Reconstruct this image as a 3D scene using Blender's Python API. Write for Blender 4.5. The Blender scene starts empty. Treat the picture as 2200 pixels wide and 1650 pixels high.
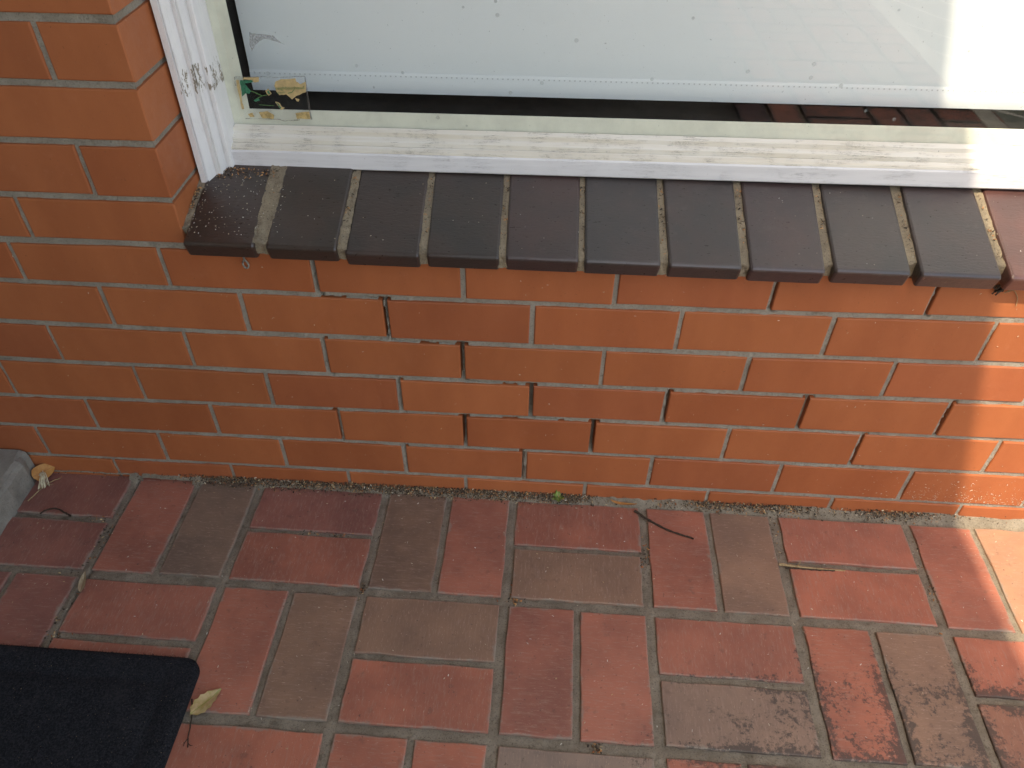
import bpy, bmesh, math, random
import numpy as np
from mathutils import Vector, Matrix, noise as mnoise

# ------------------------------------------------------------------ camera, world, sun, exposure
scene = bpy.context.scene
scene.cycles.max_bounces = 7; scene.cycles.diffuse_bounces = 4
col = scene.collection
RM = [[0.99838682, 0.05528527, 0.01293446],
      [0.04688733, -0.67431282, -0.73695577],
      [-0.03202093, 0.73637338, -0.67581721]]
CAM = Vector((0.11870911, -0.93011299, 1.14356699))
cd = bpy.data.cameras.new('camera'); cam = bpy.data.objects.new('camera', cd); col.objects.link(cam)
cd.sensor_width = 36.0; cd.lens = 27.0; cd.clip_start = 0.02; cd.clip_end = 400
m3 = Matrix((RM[0], [-v for v in RM[1]], [-v for v in RM[2]])).transposed()
cam.matrix_world = Matrix.Translation(CAM) @ m3.to_4x4()
scene.camera = cam

SUN = Vector((-0.4935, -1.0, 1.75)).normalized()
world = bpy.data.worlds.new('World'); scene.world = world; world.use_nodes = True
wn = world.node_tree; bg = wn.nodes['Background']
sky = wn.nodes.new('ShaderNodeTexSky'); sky.sky_type = 'NISHITA'; sky.sun_disc = False
sky.sun_elevation = math.asin(SUN.z); sky.sun_rotation = math.atan2(SUN.x, SUN.y)
sky.air_density = 1.0; sky.dust_density = 2.0; sky.ozone_density = 1.0
wn.links.new(sky.outputs[0], bg.inputs[0]); bg.inputs[1].default_value = 0.15
sl = bpy.data.lights.new('sun', 'SUN'); sl.energy = 2.0; sl.angle = math.radians(0.53); sl.color = (1.0, 0.95, 0.87)
so = bpy.data.objects.new('sun', sl); col.objects.link(so)
so.rotation_euler = (-SUN).to_track_quat('-Z', 'Y').to_euler(); so.location = (-2, -4, 6)
vs = scene.view_settings
vs.view_transform = 'Standard'; vs.look = 'None'; vs.gamma = 1.0; vs.use_curve_mapping = False
vs.exposure = 1.6
vs.use_white_balance = True; vs.white_balance_temperature = 8050; vs.white_balance_tint = 8

rng = random.Random(7)
nrs = np.random.RandomState(11)

# ------------------------------------------------------------------ helpers
def put(name, me, mat=None, parent=None, loc=(0, 0, 0), rz=0.0, color=None):
    o = bpy.data.objects.new(name, me); col.objects.link(o)
    o.location = loc
    if rz: o.rotation_euler = (0, 0, rz)
    if parent is not None:
        o.parent = parent; o.location = Vector(loc) - parent.location
    if mat is not None and not me.materials: me.materials.append(mat)
    if color is not None: o.color = (*color, 1)
    return o

def empty(name, loc=(0, 0, 0)):
    o = bpy.data.objects.new(name, None); col.objects.link(o); o.location = loc
    o.empty_display_size = 0.05
    return o

def tag(o, label=None, cat=None, group=None, kind=None):
    if label: o['label'] = label
    if cat: o['category'] = cat
    if group: o['group'] = group
    if kind: o['kind'] = kind
    return o

def mesh(name, v, f, smooth=False):
    me = bpy.data.meshes.new(name)
    me.from_pydata([tuple(map(float, p)) for p in v], [], f); me.update()
    if smooth: me.shade_smooth()
    return me

def mesh_np(name, V, F, smooth=True):
    """V (n,3), F (m,4) arrays"""
    me = bpy.data.meshes.new(name)
    me.vertices.add(len(V)); me.vertices.foreach_set('co', V.astype(np.float32).ravel())
    k = F.shape[1]
    me.loops.add(F.size); me.loops.foreach_set('vertex_index', F.astype(np.int32).ravel())
    me.polygons.add(len(F))
    me.polygons.foreach_set('loop_start', np.arange(0, F.size, k, dtype=np.int32))
    me.polygons.foreach_set('loop_total', np.full(len(F), k, dtype=np.int32))
    me.update(); me.validate()
    if smooth: me.shade_smooth()
    return me

def vnoise(x, y, scale, seed):
    """smooth value noise in -1..1 for arrays"""
    r = np.random.RandomState(seed); G = r.uniform(-1, 1, (257, 257))
    u = (np.asarray(x) / scale + 60.37) % 256; v = (np.asarray(y) / scale + 91.71) % 256
    i = np.floor(u).astype(int); j = np.floor(v).astype(int); a = u - i; b = v - j
    a = a * a * (3 - 2 * a); b = b * b * (3 - 2 * b)
    return (G[i, j] * (1 - a) * (1 - b) + G[i + 1, j] * a * (1 - b) + G[i, j + 1] * (1 - a) * b + G[i + 1, j + 1] * a * b)

def unproj(u, v, axis, val):
    """a pixel of the 2200 x 1650 photograph carried out to a plane of the place"""
    d = Vector(((u - 1100) / 1650.0, (v - 825) / 1650.0, 1.0))
    w = Vector([sum(RM[k][i] * d[k] for k in range(3)) for i in range(3)])
    t = (val - CAM[axis]) / w[axis]
    return CAM + w * t

# ------------------------------------------------------------------ materials
class N:
    def __init__(s, name):
        s.m = bpy.data.materials.new(name); s.m.use_nodes = True; s.t = s.m.node_tree
        s.b = s.t.nodes['Principled BSDF']; s.out = s.t.nodes['Material Output']
    def new(s, typ, **kw):
        n = s.t.nodes.new(typ)
        for k, v in kw.items():
            if k.startswith('i_'):
                n.inputs[k[2:].replace('_', ' ')].default_value = v
            else: setattr(n, k, v)
        return n
    def link(s, a, b): s.t.links.new(a, b)
    def coord(s, kind='pos', scale=(1, 1, 1)):
        if kind == 'pos': o = s.new('ShaderNodeNewGeometry').outputs['Position']
        else: o = s.new('ShaderNodeTexCoord').outputs['Object']
        mp = s.new('ShaderNodeMapping'); mp.inputs['Scale'].default_value = scale
        s.link(o, mp.inputs[0]); return mp.outputs[0]
    def noise(s, co, scale, detail=4, rough=0.6, w=None, dist=0.0):
        n = s.new('ShaderNodeTexNoise', noise_dimensions='4D' if w is not None else '3D')
        n.inputs['Scale'].default_value = scale; n.inputs['Detail'].default_value = detail
        n.inputs['Roughness'].default_value = rough; n.inputs['Distortion'].default_value = dist
        s.link(co, n.inputs['Vector'])
        if w is not None: s.link(w, n.inputs['W'])
        return n.outputs['Fac']
    def ramp(s, fac, lo, hi, a=0.0, b=1.0, smooth=True):
        n = s.new('ShaderNodeMapRange', interpolation_type='SMOOTHSTEP' if smooth else 'LINEAR')
        n.inputs['From Min'].default_value = lo; n.inputs['From Max'].default_value = hi
        n.inputs['To Min'].default_value = a; n.inputs['To Max'].default_value = b
        s.link(fac, n.inputs['Value']); return n.outputs[0]
    def math(s, op, a, b):
        n = s.new('ShaderNodeMath', operation=op)
        for k, v in ((0, a), (1, b)):
            if isinstance(v, (int, float)): n.inputs[k].default_value = v
            else: s.link(v, n.inputs[k])
        return n.outputs[0]
    def mix(s, fac, a, b, blend='MIX'):
        n = s.new('ShaderNodeMix', data_type='RGBA', blend_type=blend)
        for k, v in ((0, fac), (6, a), (7, b)):
            if isinstance(v, (int, float)): n.inputs[k].default_value = v
            elif isinstance(v, tuple): n.inputs[k].default_value = (*v, 1)
            else: s.link(v, n.inputs[k])
        return n.outputs[2]
    def bump(s, h, strength, dist, prev=None):
        n = s.new('ShaderNodeBump'); n.inputs['Strength'].default_value = strength; n.inputs['Distance'].default_value = dist
        s.link(h, n.inputs['Height'])
        if prev is not None: s.link(prev, n.inputs['Normal'])
        return n.outputs[0]
    def sep(s, co):
        n = s.new('ShaderNodeSeparateXYZ'); s.link(co, n.inputs[0]); return n.outputs
    def info(s):
        return s.new('ShaderNodeObjectInfo')
    def done(s, color=None, rough=None, normal=None, spec=None):
        for k, v in (('Base Color', color), ('Roughness', rough), ('Normal', normal), ('Specular IOR Level', spec)):
            if v is None: continue
            if isinstance(v, tuple): s.b.inputs[k].default_value = (*v, 1)
            elif isinstance(v, (int, float)): s.b.inputs[k].default_value = v
            else: s.link(v, s.b.inputs[k])
        return s.m

def m_brick():
    s = N('smooth_red_facing_brick'); inf = s.info(); w = s.math('MULTIPLY', inf.outputs['Random'], 53.0)
    co = s.coord('obj'); cs = s.coord('obj', (1, 1, 0.35)); cf = s.coord('obj', (5.0, 1, 1))
    big = s.noise(cs, 13, 3, 0.55, w); mid = s.noise(co, 60, 4, 0.6, w); fine = s.noise(co, 900, 2, 0.7, w)
    c = s.mix(s.ramp(big, 0.3, 0.72), s.mix(1.0, inf.outputs['Color'], (0.90, 0.87, 0.86), 'MULTIPLY'),
              s.mix(1.0, inf.outputs['Color'], (1.05, 1.06, 1.05), 'MULTIPLY'))
    c = s.mix(s.ramp(mid, 0.55, 0.8, 0, 0.20), c, (0.50, 0.20, 0.10))
    c = s.mix(s.ramp(s.noise(co, 320, 2, 0.5, w), 0.69, 0.74, 0, 0.6), c, (0.12, 0.05, 0.03))
    c = s.mix(s.ramp(s.noise(cf, 120, 3, 0.7, w), 0.66, 0.76, 0, 0.45), c, (0.62, 0.38, 0.27))
    r = s.ramp(mid, 0.3, 0.75, 0.44, 0.66)
    h = s.math('ADD', s.math('MULTIPLY', fine, 0.5), s.math('MULTIPLY', mid, 1.0))
    nrm = s.bump(h, 0.5, 0.0009)
    nrm = s.bump(big, 0.25, 0.002, nrm)
    return s.done(c, r, nrm, 0.35)

def m_mortar(name, a, b, dark, scale=1.0):
    s = N(name); co = s.coord('pos')
    n1 = s.noise(co, 26, 5, 0.65); n2 = s.noise(co, 420 * scale, 4, 0.75); n3 = s.noise(co, 900, 2, 0.6)
    c = s.mix(s.ramp(n1, 0.32, 0.68), a, b)
    c = s.mix(s.ramp(n2, 0.50, 0.68, 0, 0.75), c, dark)
    c = s.mix(s.ramp(n3, 0.70, 0.76, 0, 0.7), c, (0.62, 0.58, 0.50))
    c = s.mix(s.ramp(s.noise(co, 75, 4, 0.7), 0.58, 0.72, 0, 0.6), c, dark)
    nrm = s.bump(s.math('ADD', n2, s.math('MULTIPLY', n3, 0.6)), 0.9, 0.0022)
    return s.done(c, 0.95, nrm, 0.15)

def m_paver():
    s = N('quarry_paver'); inf = s.info(); w = s.math('MULTIPLY', inf.outputs['Random'], 71.0)
    co = s.coord('obj'); st = s.coord('obj', (1.0, 7.0, 1.0)); pos = s.coord('pos')
    big = s.noise(co, 9, 4, 0.6, w); mid = s.noise(co, 55, 5, 0.65, w)
    stf = s.noise(st, 45, 5, 0.75, w); stc = s.noise(st, 130, 3, 0.65, w); fine = s.noise(co, 700, 3, 0.7, w)
    base = inf.outputs['Color']
    c = s.mix(s.ramp(big, 0.32, 0.7), s.mix(1.0, base, (0.78, 0.78, 0.80), 'MULTIPLY'), s.mix(1.0, base, (1.15, 1.10, 1.05), 'MULTIPLY'))
    c = s.mix(s.ramp(stf, 0.48, 0.72, 0, 0.50), c, (0.40, 0.27, 0.21))
    c = s.mix(s.ramp(stc, 0.61, 0.70, 0, 0.65), c, (0.60, 0.43, 0.32))
    c = s.mix(s.ramp(mid, 0.30, 0.42, 0.35, 0), c, (0.13, 0.075, 0.06))
    # pale worn arrises
    xyz = s.sep(s.coord('obj'))
    ex = s.math('SUBTRACT', 0.0525, s.math('ABSOLUTE', xyz[0], 0)); ey = s.math('SUBTRACT', 0.1085, s.math('ABSOLUTE', xyz[1], 0))
    ed = s.math('MINIMUM', ex, ey)
    edn = s.math('ADD', ed, s.math('MULTIPLY', s.math('SUBTRACT', mid, 0.5), 0.008))
    c = s.mix(s.ramp(edn, 0.0005, 0.0045, 0.12, 0.0), c, (0.46, 0.26, 0.20))
    sm = s.math('ADD', ed, s.math('MULTIPLY', s.math('SUBTRACT', s.noise(co, 34, 6, 0.72, w), 0.5), 0.034))
    c = s.mix(s.ramp(sm, -0.0035, 0.0035, 0.75, 0.0), c, (0.27, 0.235, 0.19))
    # black lichen staining: patches of its own on the south-east pavers
    px = s.sep(pos)
    a = s.ramp(s.math('SUBTRACT', px[0], s.math('MULTIPLY', px[1], 0.9)), 0.40, 0.92)
    bb = s.ramp(px[1], -0.20, -0.34)
    lim = s.math('MULTIPLY', a, bb)
    ln = s.noise(pos, 17, 7, 0.78, None, 0.4); l2 = s.noise(pos, 120, 5, 0.8)
    lm = s.math('ADD', s.math('MULTIPLY', ln, 0.50), s.math('MULTIPLY', l2, 0.50))
    lm = s.math('ADD', lm, s.math('MULTIPLY', s.math('SUBTRACT', lim, 1.0), 0.22))
    # gather the stain against the edges of the pavers
    lm = s.math('ADD', lm, s.ramp(ed, 0.0, 0.02, 0.05, -0.02))
    c = s.mix(s.ramp(lm, 0.475, 0.555, 0, 0.80), c, (0.055, 0.046, 0.040))
    pit = s.noise(co, 210, 3, 0.6, w)
    c = s.mix(s.ramp(pit, 0.66, 0.70, 0, 0.7), c, (0.08, 0.05, 0.04))
    r = s.ramp(stf, 0.3, 0.75, 0.42, 0.66)
    h = s.math('ADD', s.math('MULTIPLY', stf, 0.6), s.math('MULTIPLY', fine, 0.35))
    h = s.math('SUBTRACT', h, s.math('MULTIPLY', s.ramp(pit, 0.63, 0.71), 0.9))
    nrm = s.bump(h, 0.5, 0.0013); nrm = s.bump(big, 0.3, 0.003, nrm)
    return s.done(c, r, nrm, 0.4)

def m_sill():
    s = N('glazed_dark_sill_brick'); inf = s.info(); w = s.math('MULTIPLY', inf.outputs['Random'], 37.0)
    co = s.coord('obj'); cr = s.coord('obj', (1, 3, 1))
    n1 = s.noise(co, 14, 4, 0.6, w); n2 = s.noise(cr, 110, 4, 0.65, w); n3 = s.noise(co, 650, 2, 0.5, w)
    c = s.mix(s.ramp(n1, 0.35, 0.68), inf.outputs['Color'], s.mix(1.0, inf.outputs['Color'], (1.45, 1.2, 1.12), 'MULTIPLY'))
    c = s.mix(s.ramp(n3, 0.72, 0.78, 0, 0.5), c, (0.35, 0.32, 0.28))
    c = s.mix(s.ramp(s.noise(co, 40, 5, 0.7, w), 0.55, 0.85, 0, 0.16), c, (0.30, 0.26, 0.22))
    nrm = s.bump(n2, 0.5, 0.0013); nrm = s.bump(s.noise(co, 28, 3, 0.5, w), 0.3, 0.002, nrm)
    return s.done(c, s.ramp(n2, 0.3, 0.75, 0.27, 0.42), nrm, 0.75)

def m_paint(name, base, second, axis, dirt=1.0, peel=False):
    """aged gloss paint; axis = grain direction"""
    s = N(name); sc = [5, 5, 5]; sc[axis] = 0.22
    co = s.coord('pos'); st = s.coord('pos', tuple(sc))
    a = s.noise(st, 18, 5, 0.65); b = s.noise(st, 42, 6, 0.75); d = s.noise(co, 30, 5, 0.65); f = s.noise(co, 500, 3, 0.6)
    c = s.mix(s.ramp(a, 0.36, 0.66), base, second)
    # cracked paint: thin dirty lines along the grain
    ln = s.math('ABSOLUTE', s.math('SUBTRACT', b, 0.5), 0)
    crk = s.math('MULTIPLY', s.ramp(ln, 0.003, 0.012, 1, 0), s.ramp(d, 0.46, 0.58))
    c = s.mix(s.math('MULTIPLY', crk, 0.85 * dirt), c, (0.16, 0.12, 0.085))
    c = s.mix(s.ramp(s.noise(st, 75, 5, 0.8), 0.64, 0.74, 0, 0.32 * dirt), c, (0.42, 0.35, 0.26))
    c = s.mix(s.ramp(s.noise(co, 260, 2, 0.5), 0.74, 0.78, 0, 0.6 * dirt), c, (0.14, 0.12, 0.10))
    h = s.math('SUBTRACT', s.math('MULTIPLY', a, 0.6), s.math('MULTIPLY', crk, 0.9))
    if peel:
        z = s.sep(co)[2]
        band = s.math('MULTIPLY', s.ramp(z, 0.700, 0.718), s.ramp(z, 0.772, 0.745))
        foot = s.math('MULTIPLY', s.ramp(z, 0.640, 0.615), 0.55)
        msk = s.math('MAXIMUM', band, foot)
        pn = s.noise(s.coord('pos', (3.2, 3.2, 1)), 30, 6, 0.72)
        pm = s.ramp(s.math('ADD', pn, s.math('MULTIPLY', s.math('SUBTRACT', msk, 1.0), 0.35)), 0.535, 0.55)
        pm = s.math('MULTIPLY', pm, s.ramp(s.noise(co, 190, 3, 0.6), 0.38, 0.44))
        wood = s.mix(s.noise(s.coord('pos', (12, 12, 1)), 70, 4, 0.7), (0.20, 0.16, 0.12), (0.36, 0.31, 0.25))
        c = s.mix(pm, c, wood)
        h = s.math('SUBTRACT', h, s.math('MULTIPLY', pm, 3.5))
    nrm = s.bump(s.math('ADD', h, s.math('MULTIPLY', f, 0.12)), 0.30 if peel else 0.5, 0.0014)
    return s.done(c, s.ramp(a, 0.3, 0.7, 0.34, 0.52), nrm, 0.45)

def m_plain(name, c, rough=0.7, spec=0.3, var=0.25, scale=40, bump=0.3):
    s = N(name); co = s.coord('pos'); n = s.noise(co, scale, 5, 0.65)
    lo = tuple(v * (1 - var) for v in c); hi = tuple(v * (1 + var) for v in c)
    return s.done(s.mix(s.ramp(n, 0.3, 0.7), lo, hi), rough, s.bump(n, bump, 0.001), spec)

def m_attr(name, rough=0.8, spec=0.2):
    s = N(name); a = s.new('ShaderNodeAttribute', attribute_name='Col')
    return s.done(a.outputs['Color'], rough, None, spec)

def m_glass():
    s = N('window_glass'); co = s.coord('pos')
    tr = s.new('ShaderNodeBsdfTransparent'); tr.inputs[0].default_value = (0.985, 0.995, 0.99, 1)
    gl = s.new('ShaderNodeBsdfGlossy'); gl.inputs['Roughness'].default_value = 0.0
    fr = s.new('ShaderNodeFresnel')      # a thin pane reflects alike from both sides
    geo = s.new('ShaderNodeNewGeometry'); s.link(s.ramp(geo.outputs['Backfacing'], 0, 1, 1.52, 1 / 1.52, False), fr.inputs['IOR'])
    wav = s.bump(s.noise(co, 5, 2, 0.5), 0.012, 0.01); s.link(wav, gl.inputs['Normal'])
    fac = s.math('MINIMUM', s.math('MULTIPLY', fr.outputs[0], 1.35), 1.0)
    m1 = s.new('ShaderNodeMixShader'); s.link(fac, m1.inputs[0]); s.link(tr.outputs[0], m1.inputs[1]); s.link(gl.outputs[0], m1.inputs[2])
    # dried rain spots and dust
    df = s.new('ShaderNodeBsdfDiffuse'); df.inputs[0].default_value = (0.36, 0.38, 0.37, 1)
    v = s.new('ShaderNodeTexVoronoi'); v.inputs['Scale'].default_value = 46; s.link(co, v.inputs['Vector'])
    spot = s.ramp(v.outputs['Distance'], 0.10, 0.16, 1, 0)
    hs = s.sep(v.outputs['Color']); spot = s.math('MULTIPLY', spot, s.ramp(hs[0], 0.80, 0.84))
    dust = s.ramp(s.noise(co, 9, 6, 0.7), 0.42, 0.75, 0.0, 0.020)
    fleck = s.ramp(s.noise(co, 300, 2, 0.5), 0.73, 0.78, 0, 0.35)
    dirt = s.math('MAXIMUM', s.math('MULTIPLY', spot, 0.38), s.math('MAXIMUM', dust, fleck))
    m2 = s.new('ShaderNodeMixShader'); s.link(dirt, m2.inputs[0]); s.link(m1.outputs[0], m2.inputs[1]); s.link(df.outputs[0], m2.inputs[2])
    s.link(m2.outputs[0], s.out.inputs[0]); return s.m

def m_film(name, colr, fac):
    s = N(name); co = s.coord('pos')
    tr = s.new('ShaderNodeBsdfTransparent')
    df = s.new('ShaderNodeBsdfPrincipled'); df.inputs['Base Color'].default_value = (*colr, 1); df.inputs['Roughness'].default_value = 0.4
    n = s.ramp(s.noise(co, 330, 4, 0.7), 0.35, 0.7, fac * 0.5, min(1, fac * 1.5))
    m = s.new('ShaderNodeMixShader'); s.link(n, m.inputs[0]); s.link(tr.outputs[0], m.inputs[1]); s.link(df.outputs[0], m.inputs[2])
    s.link(m.outputs[0], s.out.inputs[0]); return s.m

def m_blind():
    s = N('white_blind_fabric'); co = s.coord('pos')
    n = s.noise(co, 4, 3, 0.5); f = s.noise(s.coord('pos', (1, 1, 1)), 700, 2, 0.5)
    c = s.mix(s.ramp(n, 0.35, 0.65), (0.80, 0.83, 0.84), (0.83, 0.85, 0.855))
    # stitching: a row of needle holes 26 mm above the lower edge
    x = s.sep(co)
    zz = s.math('SUBTRACT', x[2], s.math('ADD', s.math('MULTIPLY', x[0], 0.0085), 0.6845))
    dot = s.math('ABSOLUTE', s.math('SUBTRACT', s.math('FRACT', s.math('MULTIPLY', x[0], 125.0), 0), 0.5), 0)
    d = s.math('MULTIPLY', s.ramp(dot, 0.10, 0.17, 1, 0), s.ramp(s.math('ABSOLUTE', zz, 0), 0.0007, 0.0012, 1, 0))
    c = s.mix(s.math('MULTIPLY', d, 0.45), c, (0.20, 0.20, 0.21))
    return s.done(c, 0.55, s.bump(f, 0.15, 0.0004), 0.3)

def m_mat():
    s = N('black_pile_doormat'); co = s.coord('pos')
    n = s.noise(co, 380, 4, 0.8); b = s.noise(co, 22, 4, 0.6)
    c = s.mix(s.ramp(n, 0.35, 0.75), (0.011, 0.012, 0.015), (0.046, 0.048, 0.056))
    c = s.mix(s.ramp(b, 0.5, 0.8, 0, 0.35), c, (0.055, 0.055, 0.060))
    c = s.mix(s.ramp(s.noise(co, 520, 2, 0.5), 0.72, 0.76, 0, 0.9), c, (0.40, 0.33, 0.22))
    return s.done(c, 0.95, s.bump(n, 0.9, 0.003), 0.1)

def m_concrete(name, a, b):
    s = N(name); co = s.coord('pos'); n = s.noise(co, 12, 6, 0.7); f = s.noise(co, 240, 4, 0.75)
    c = s.mix(s.ramp(n, 0.35, 0.65), a, b); c = s.mix(s.ramp(f, 0.56, 0.70, 0, 0.5), c, tuple(v * 0.4 for v in a))
    return s.done(c, 0.92, s.bump(s.math('ADD', n, f), 0.7, 0.003), 0.2)

def m_driveway():
    s = N('grey_green_imprinted_paving'); co = s.coord('pos')
    x = s.sep(co)
    dx = s.math('SUBTRACT', x[0], 3.3); dy = s.math('SUBTRACT', x[1], -3.6)
    rr = s.math('SQRT', s.math('ADD', s.math('MULTIPLY', dx, dx), s.math('MULTIPLY', dy, dy)), 0)
    rr = s.math('ADD', rr, s.math('MULTIPLY', s.noise(co, 3, 3, 0.6), 0.05))
    fr = s.math('ABSOLUTE', s.math('SUBTRACT', s.math('FRACT', s.math('MULTIPLY', rr, 4.6), 0), 0.5), 0)
    c = s.mix(s.ramp(s.noise(co, 9, 5, 0.7), 0.35, 0.65), (0.22, 0.25, 0.21), (0.32, 0.34, 0.30))
    c = s.mix(s.ramp(fr, 0.035, 0.06, 1, 0), c, (0.80, 0.79, 0.74))
    return s.done(c, 0.85, None, 0.3)

M = {}
M['brick'] = m_brick()
M['mortar'] = m_mortar('wall_mortar', (0.315, 0.278, 0.230), (0.395, 0.352, 0.292), (0.18, 0.157, 0.128))
M['floor_mortar'] = m_mortar('floor_mortar', (0.235, 0.196, 0.148), (0.335, 0.284, 0.218), (0.115, 0.094, 0.070))
M['sill_mortar'] = m_mortar('sill_mortar', (0.26, 0.21, 0.15), (0.36, 0.29, 0.20), (0.12, 0.09, 0.06))
M['paver'] = m_paver()
M['sill'] = m_sill()
M['jamb'] = m_paint('peeling_white_paint', (0.80, 0.78, 0.77), (0.775, 0.75, 0.755), 2, 0.28, True)
M['rail'] = m_paint('clean_white_paint', (0.80, 0.78, 0.79), (0.74, 0.72, 0.73), 0, 0.35)
M['rail_top'] = m_paint('weathered_cream_paint', (0.72, 0.66, 0.56), (0.77, 0.73, 0.66), 0, 1.0)
M['bead'] = m_plain('pale_cream_putty', (0.68, 0.67, 0.56), 0.5, 0.35, 0.07, 25, 0.2)
M['glass'] = m_glass()
M['blind'] = m_blind()
M['mat'] = m_mat()
M['step'] = m_concrete('grey_concrete', (0.20, 0.185, 0.16), (0.31, 0.29, 0.25))
M['kerb'] = m_concrete('pale_concrete', (0.55, 0.53, 0.48), (0.66, 0.64, 0.58))
M['driveway'] = m_driveway()
M['chips'] = m_attr('litter_chips')
M['dark'] = m_plain('unlit_room_black', (0.011, 0.010, 0.010), 0.9, 0.1)  # near-black puts the shade of the room and frame back into the colour
M['render'] = m_plain('painted_render', (0.44, 0.41, 0.37), 0.9, 0.2, 0.12, 6)
M['soffit'] = m_plain('grey_soffit_board', (0.36, 0.34, 0.31), 0.7, 0.3, 0.15, 8)
M['ground'] = m_plain('lawn_green_ground', (0.06, 0.085, 0.035), 0.95, 0.1, 0.4, 8)
M['twig'] = m_plain('dark_twig_bark', (0.055, 0.038, 0.028), 0.85, 0.2, 0.4, 300)
M['straw'] = m_plain('dry_straw_stem', (0.34, 0.24, 0.13), 0.8, 0.2, 0.3, 200)
M['string'] = m_plain('cream_thread', (0.66, 0.58, 0.40), 0.85, 0.2, 0.15, 300)
M['tan'] = m_plain('yellowed_label_paper', (0.52, 0.38, 0.19), 0.75, 0.25, 0.16, 150)
M['amber'] = m_plain('amber_glue_paper', (0.50, 0.36, 0.16), 0.6, 0.3, 0.40, 130)
M['green'] = m_plain('green_label_print', (0.035, 0.165, 0.095), 0.5, 0.3, 0.40, 260)
M['ink'] = m_plain('pale_green_ink', (0.10, 0.20, 0.075), 0.7, 0.2, 0.3, 400)
M['film'] = m_film('clear_sticker_film', (0.62, 0.62, 0.58), 0.010)
M['filmedge'] = m_film('grubby_film_edge', (0.20, 0.18, 0.16), 0.28)
M['residue'] = m_film('grey_glue_residue', (0.34, 0.34, 0.34), 0.42)
def m_leaf(name, a, b, vein):
    s = N(name); co = s.coord('obj'); n = s.noise(co, 130, 4, 0.6)
    c = s.mix(s.ramp(n, 0.35, 0.65), a, b); x = s.sep(co)
    v = s.ramp(s.math('ABSOLUTE', x[1], 0), 0.0003, 0.0009, 0.7, 0); c = s.mix(v, c, vein)
    return s.done(c, 0.55, s.bump(n, 0.5, 0.0008), 0.35)
M['leaf_y'] = m_leaf('yellow_green_leaf', (0.38, 0.30, 0.11), (0.50, 0.36, 0.19), (0.20, 0.26, 0.05))
M['leaf_o'] = m_leaf('orange_brown_leaf', (0.42, 0.17, 0.045), (0.50, 0.24, 0.07), (0.34, 0.13, 0.04))
M['leaf_d'] = m_leaf('dry_tan_leaf', (0.34, 0.26, 0.16), (0.44, 0.35, 0.23), (0.22, 0.15, 0.09))
M['leaf_g'] = m_leaf('seedling_leaf', (0.10, 0.17, 0.03), (0.20, 0.26, 0.07), (0.28, 0.32, 0.12))

# ------------------------------------------------------------------ geometry helpers
def block_mesh(name, poly, depth, ch, jit=0.0, back=False):
    """piece with a front polygon (list of (a,b), counter-clockwise seen from the front),
       arris ch, given depth; local axes: a -> x, b -> z, depth -> +y"""
    P = [Vector((a, b)) for a, b in poly]; n = len(P)
    cen = sum(P, Vector((0, 0))) / n
    def inset(d):
        R = []
        for i in range(n):
            e0 = (P[i] - P[i - 1]).normalized(); e1 = (P[(i + 1) % n] - P[i]).normalized()
            n0 = Vector((-e0.y, e0.x)); n1 = Vector((-e1.y, e1.x)); k = (n0 + n1)
            k = k / max(0.5, k.dot(n0)) if k.length > 1e-6 else n0
            R.append(P[i] + k * d + Vector((rng.uniform(-jit, jit), rng.uniform(-jit, jit))))
        return R
    rings = [(inset(ch), 0.0), (inset(ch * 0.3), ch * 0.35), (inset(0), ch), (list(P), depth)]
    V = []; F = []
    for R, y in rings: V += [(p.x, y, p.y) for p in R]
    F.append(tuple(range(n)))
    for k in range(len(rings) - 1):
        for i in range(n):
            j = (i + 1) % n
            F.append((k * n + i, (k + 1) * n + i, (k + 1) * n + j, k * n + j))
    if back: F.append(tuple(reversed(range((len(rings) - 1) * n, len(rings) * n))))
    return mesh(name, V, F)

def subdiv_rect(x0, x1, z0l, z0r, z1l, z1r, na=3, nb=1, j=0.0006):
    pts = []
    def seg(a, b, n):
        for i in range(n):
            t = i / n; q = (a[0] + (b[0] - a[0]) * t, a[1] + (b[1] - a[1]) * t)
            if i: q = (q[0] + rng.uniform(-j, j), q[1] + rng.uniform(-j, j))
            pts.append(q)
    c = [(x0, z0l), (x1, z0r), (x1, z1r), (x0, z1l)]
    seg(c[0], c[1], na); seg(c[1], c[2], nb); seg(c[2], c[3], na); seg(c[3], c[0], nb)
    return pts

def grid_cells(X, Z, Y, keep):
    """quads of a grid where keep is true for the cell; X,Z,Y are (n,m) -> verts"""
    n, m = X.shape
    idx = np.arange(n * m).reshape(n, m)
    F = np.stack([idx[:-1, :-1], idx[1:, :-1], idx[1:, 1:], idx[:-1, 1:]], -1)[keep]
    used = np.unique(F); remap = np.full(n * m, -1); remap[used] = np.arange(len(used))
    V = np.stack([X, Y, Z], -1).reshape(-1, 3)[used]
    return V, remap[F]

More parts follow.
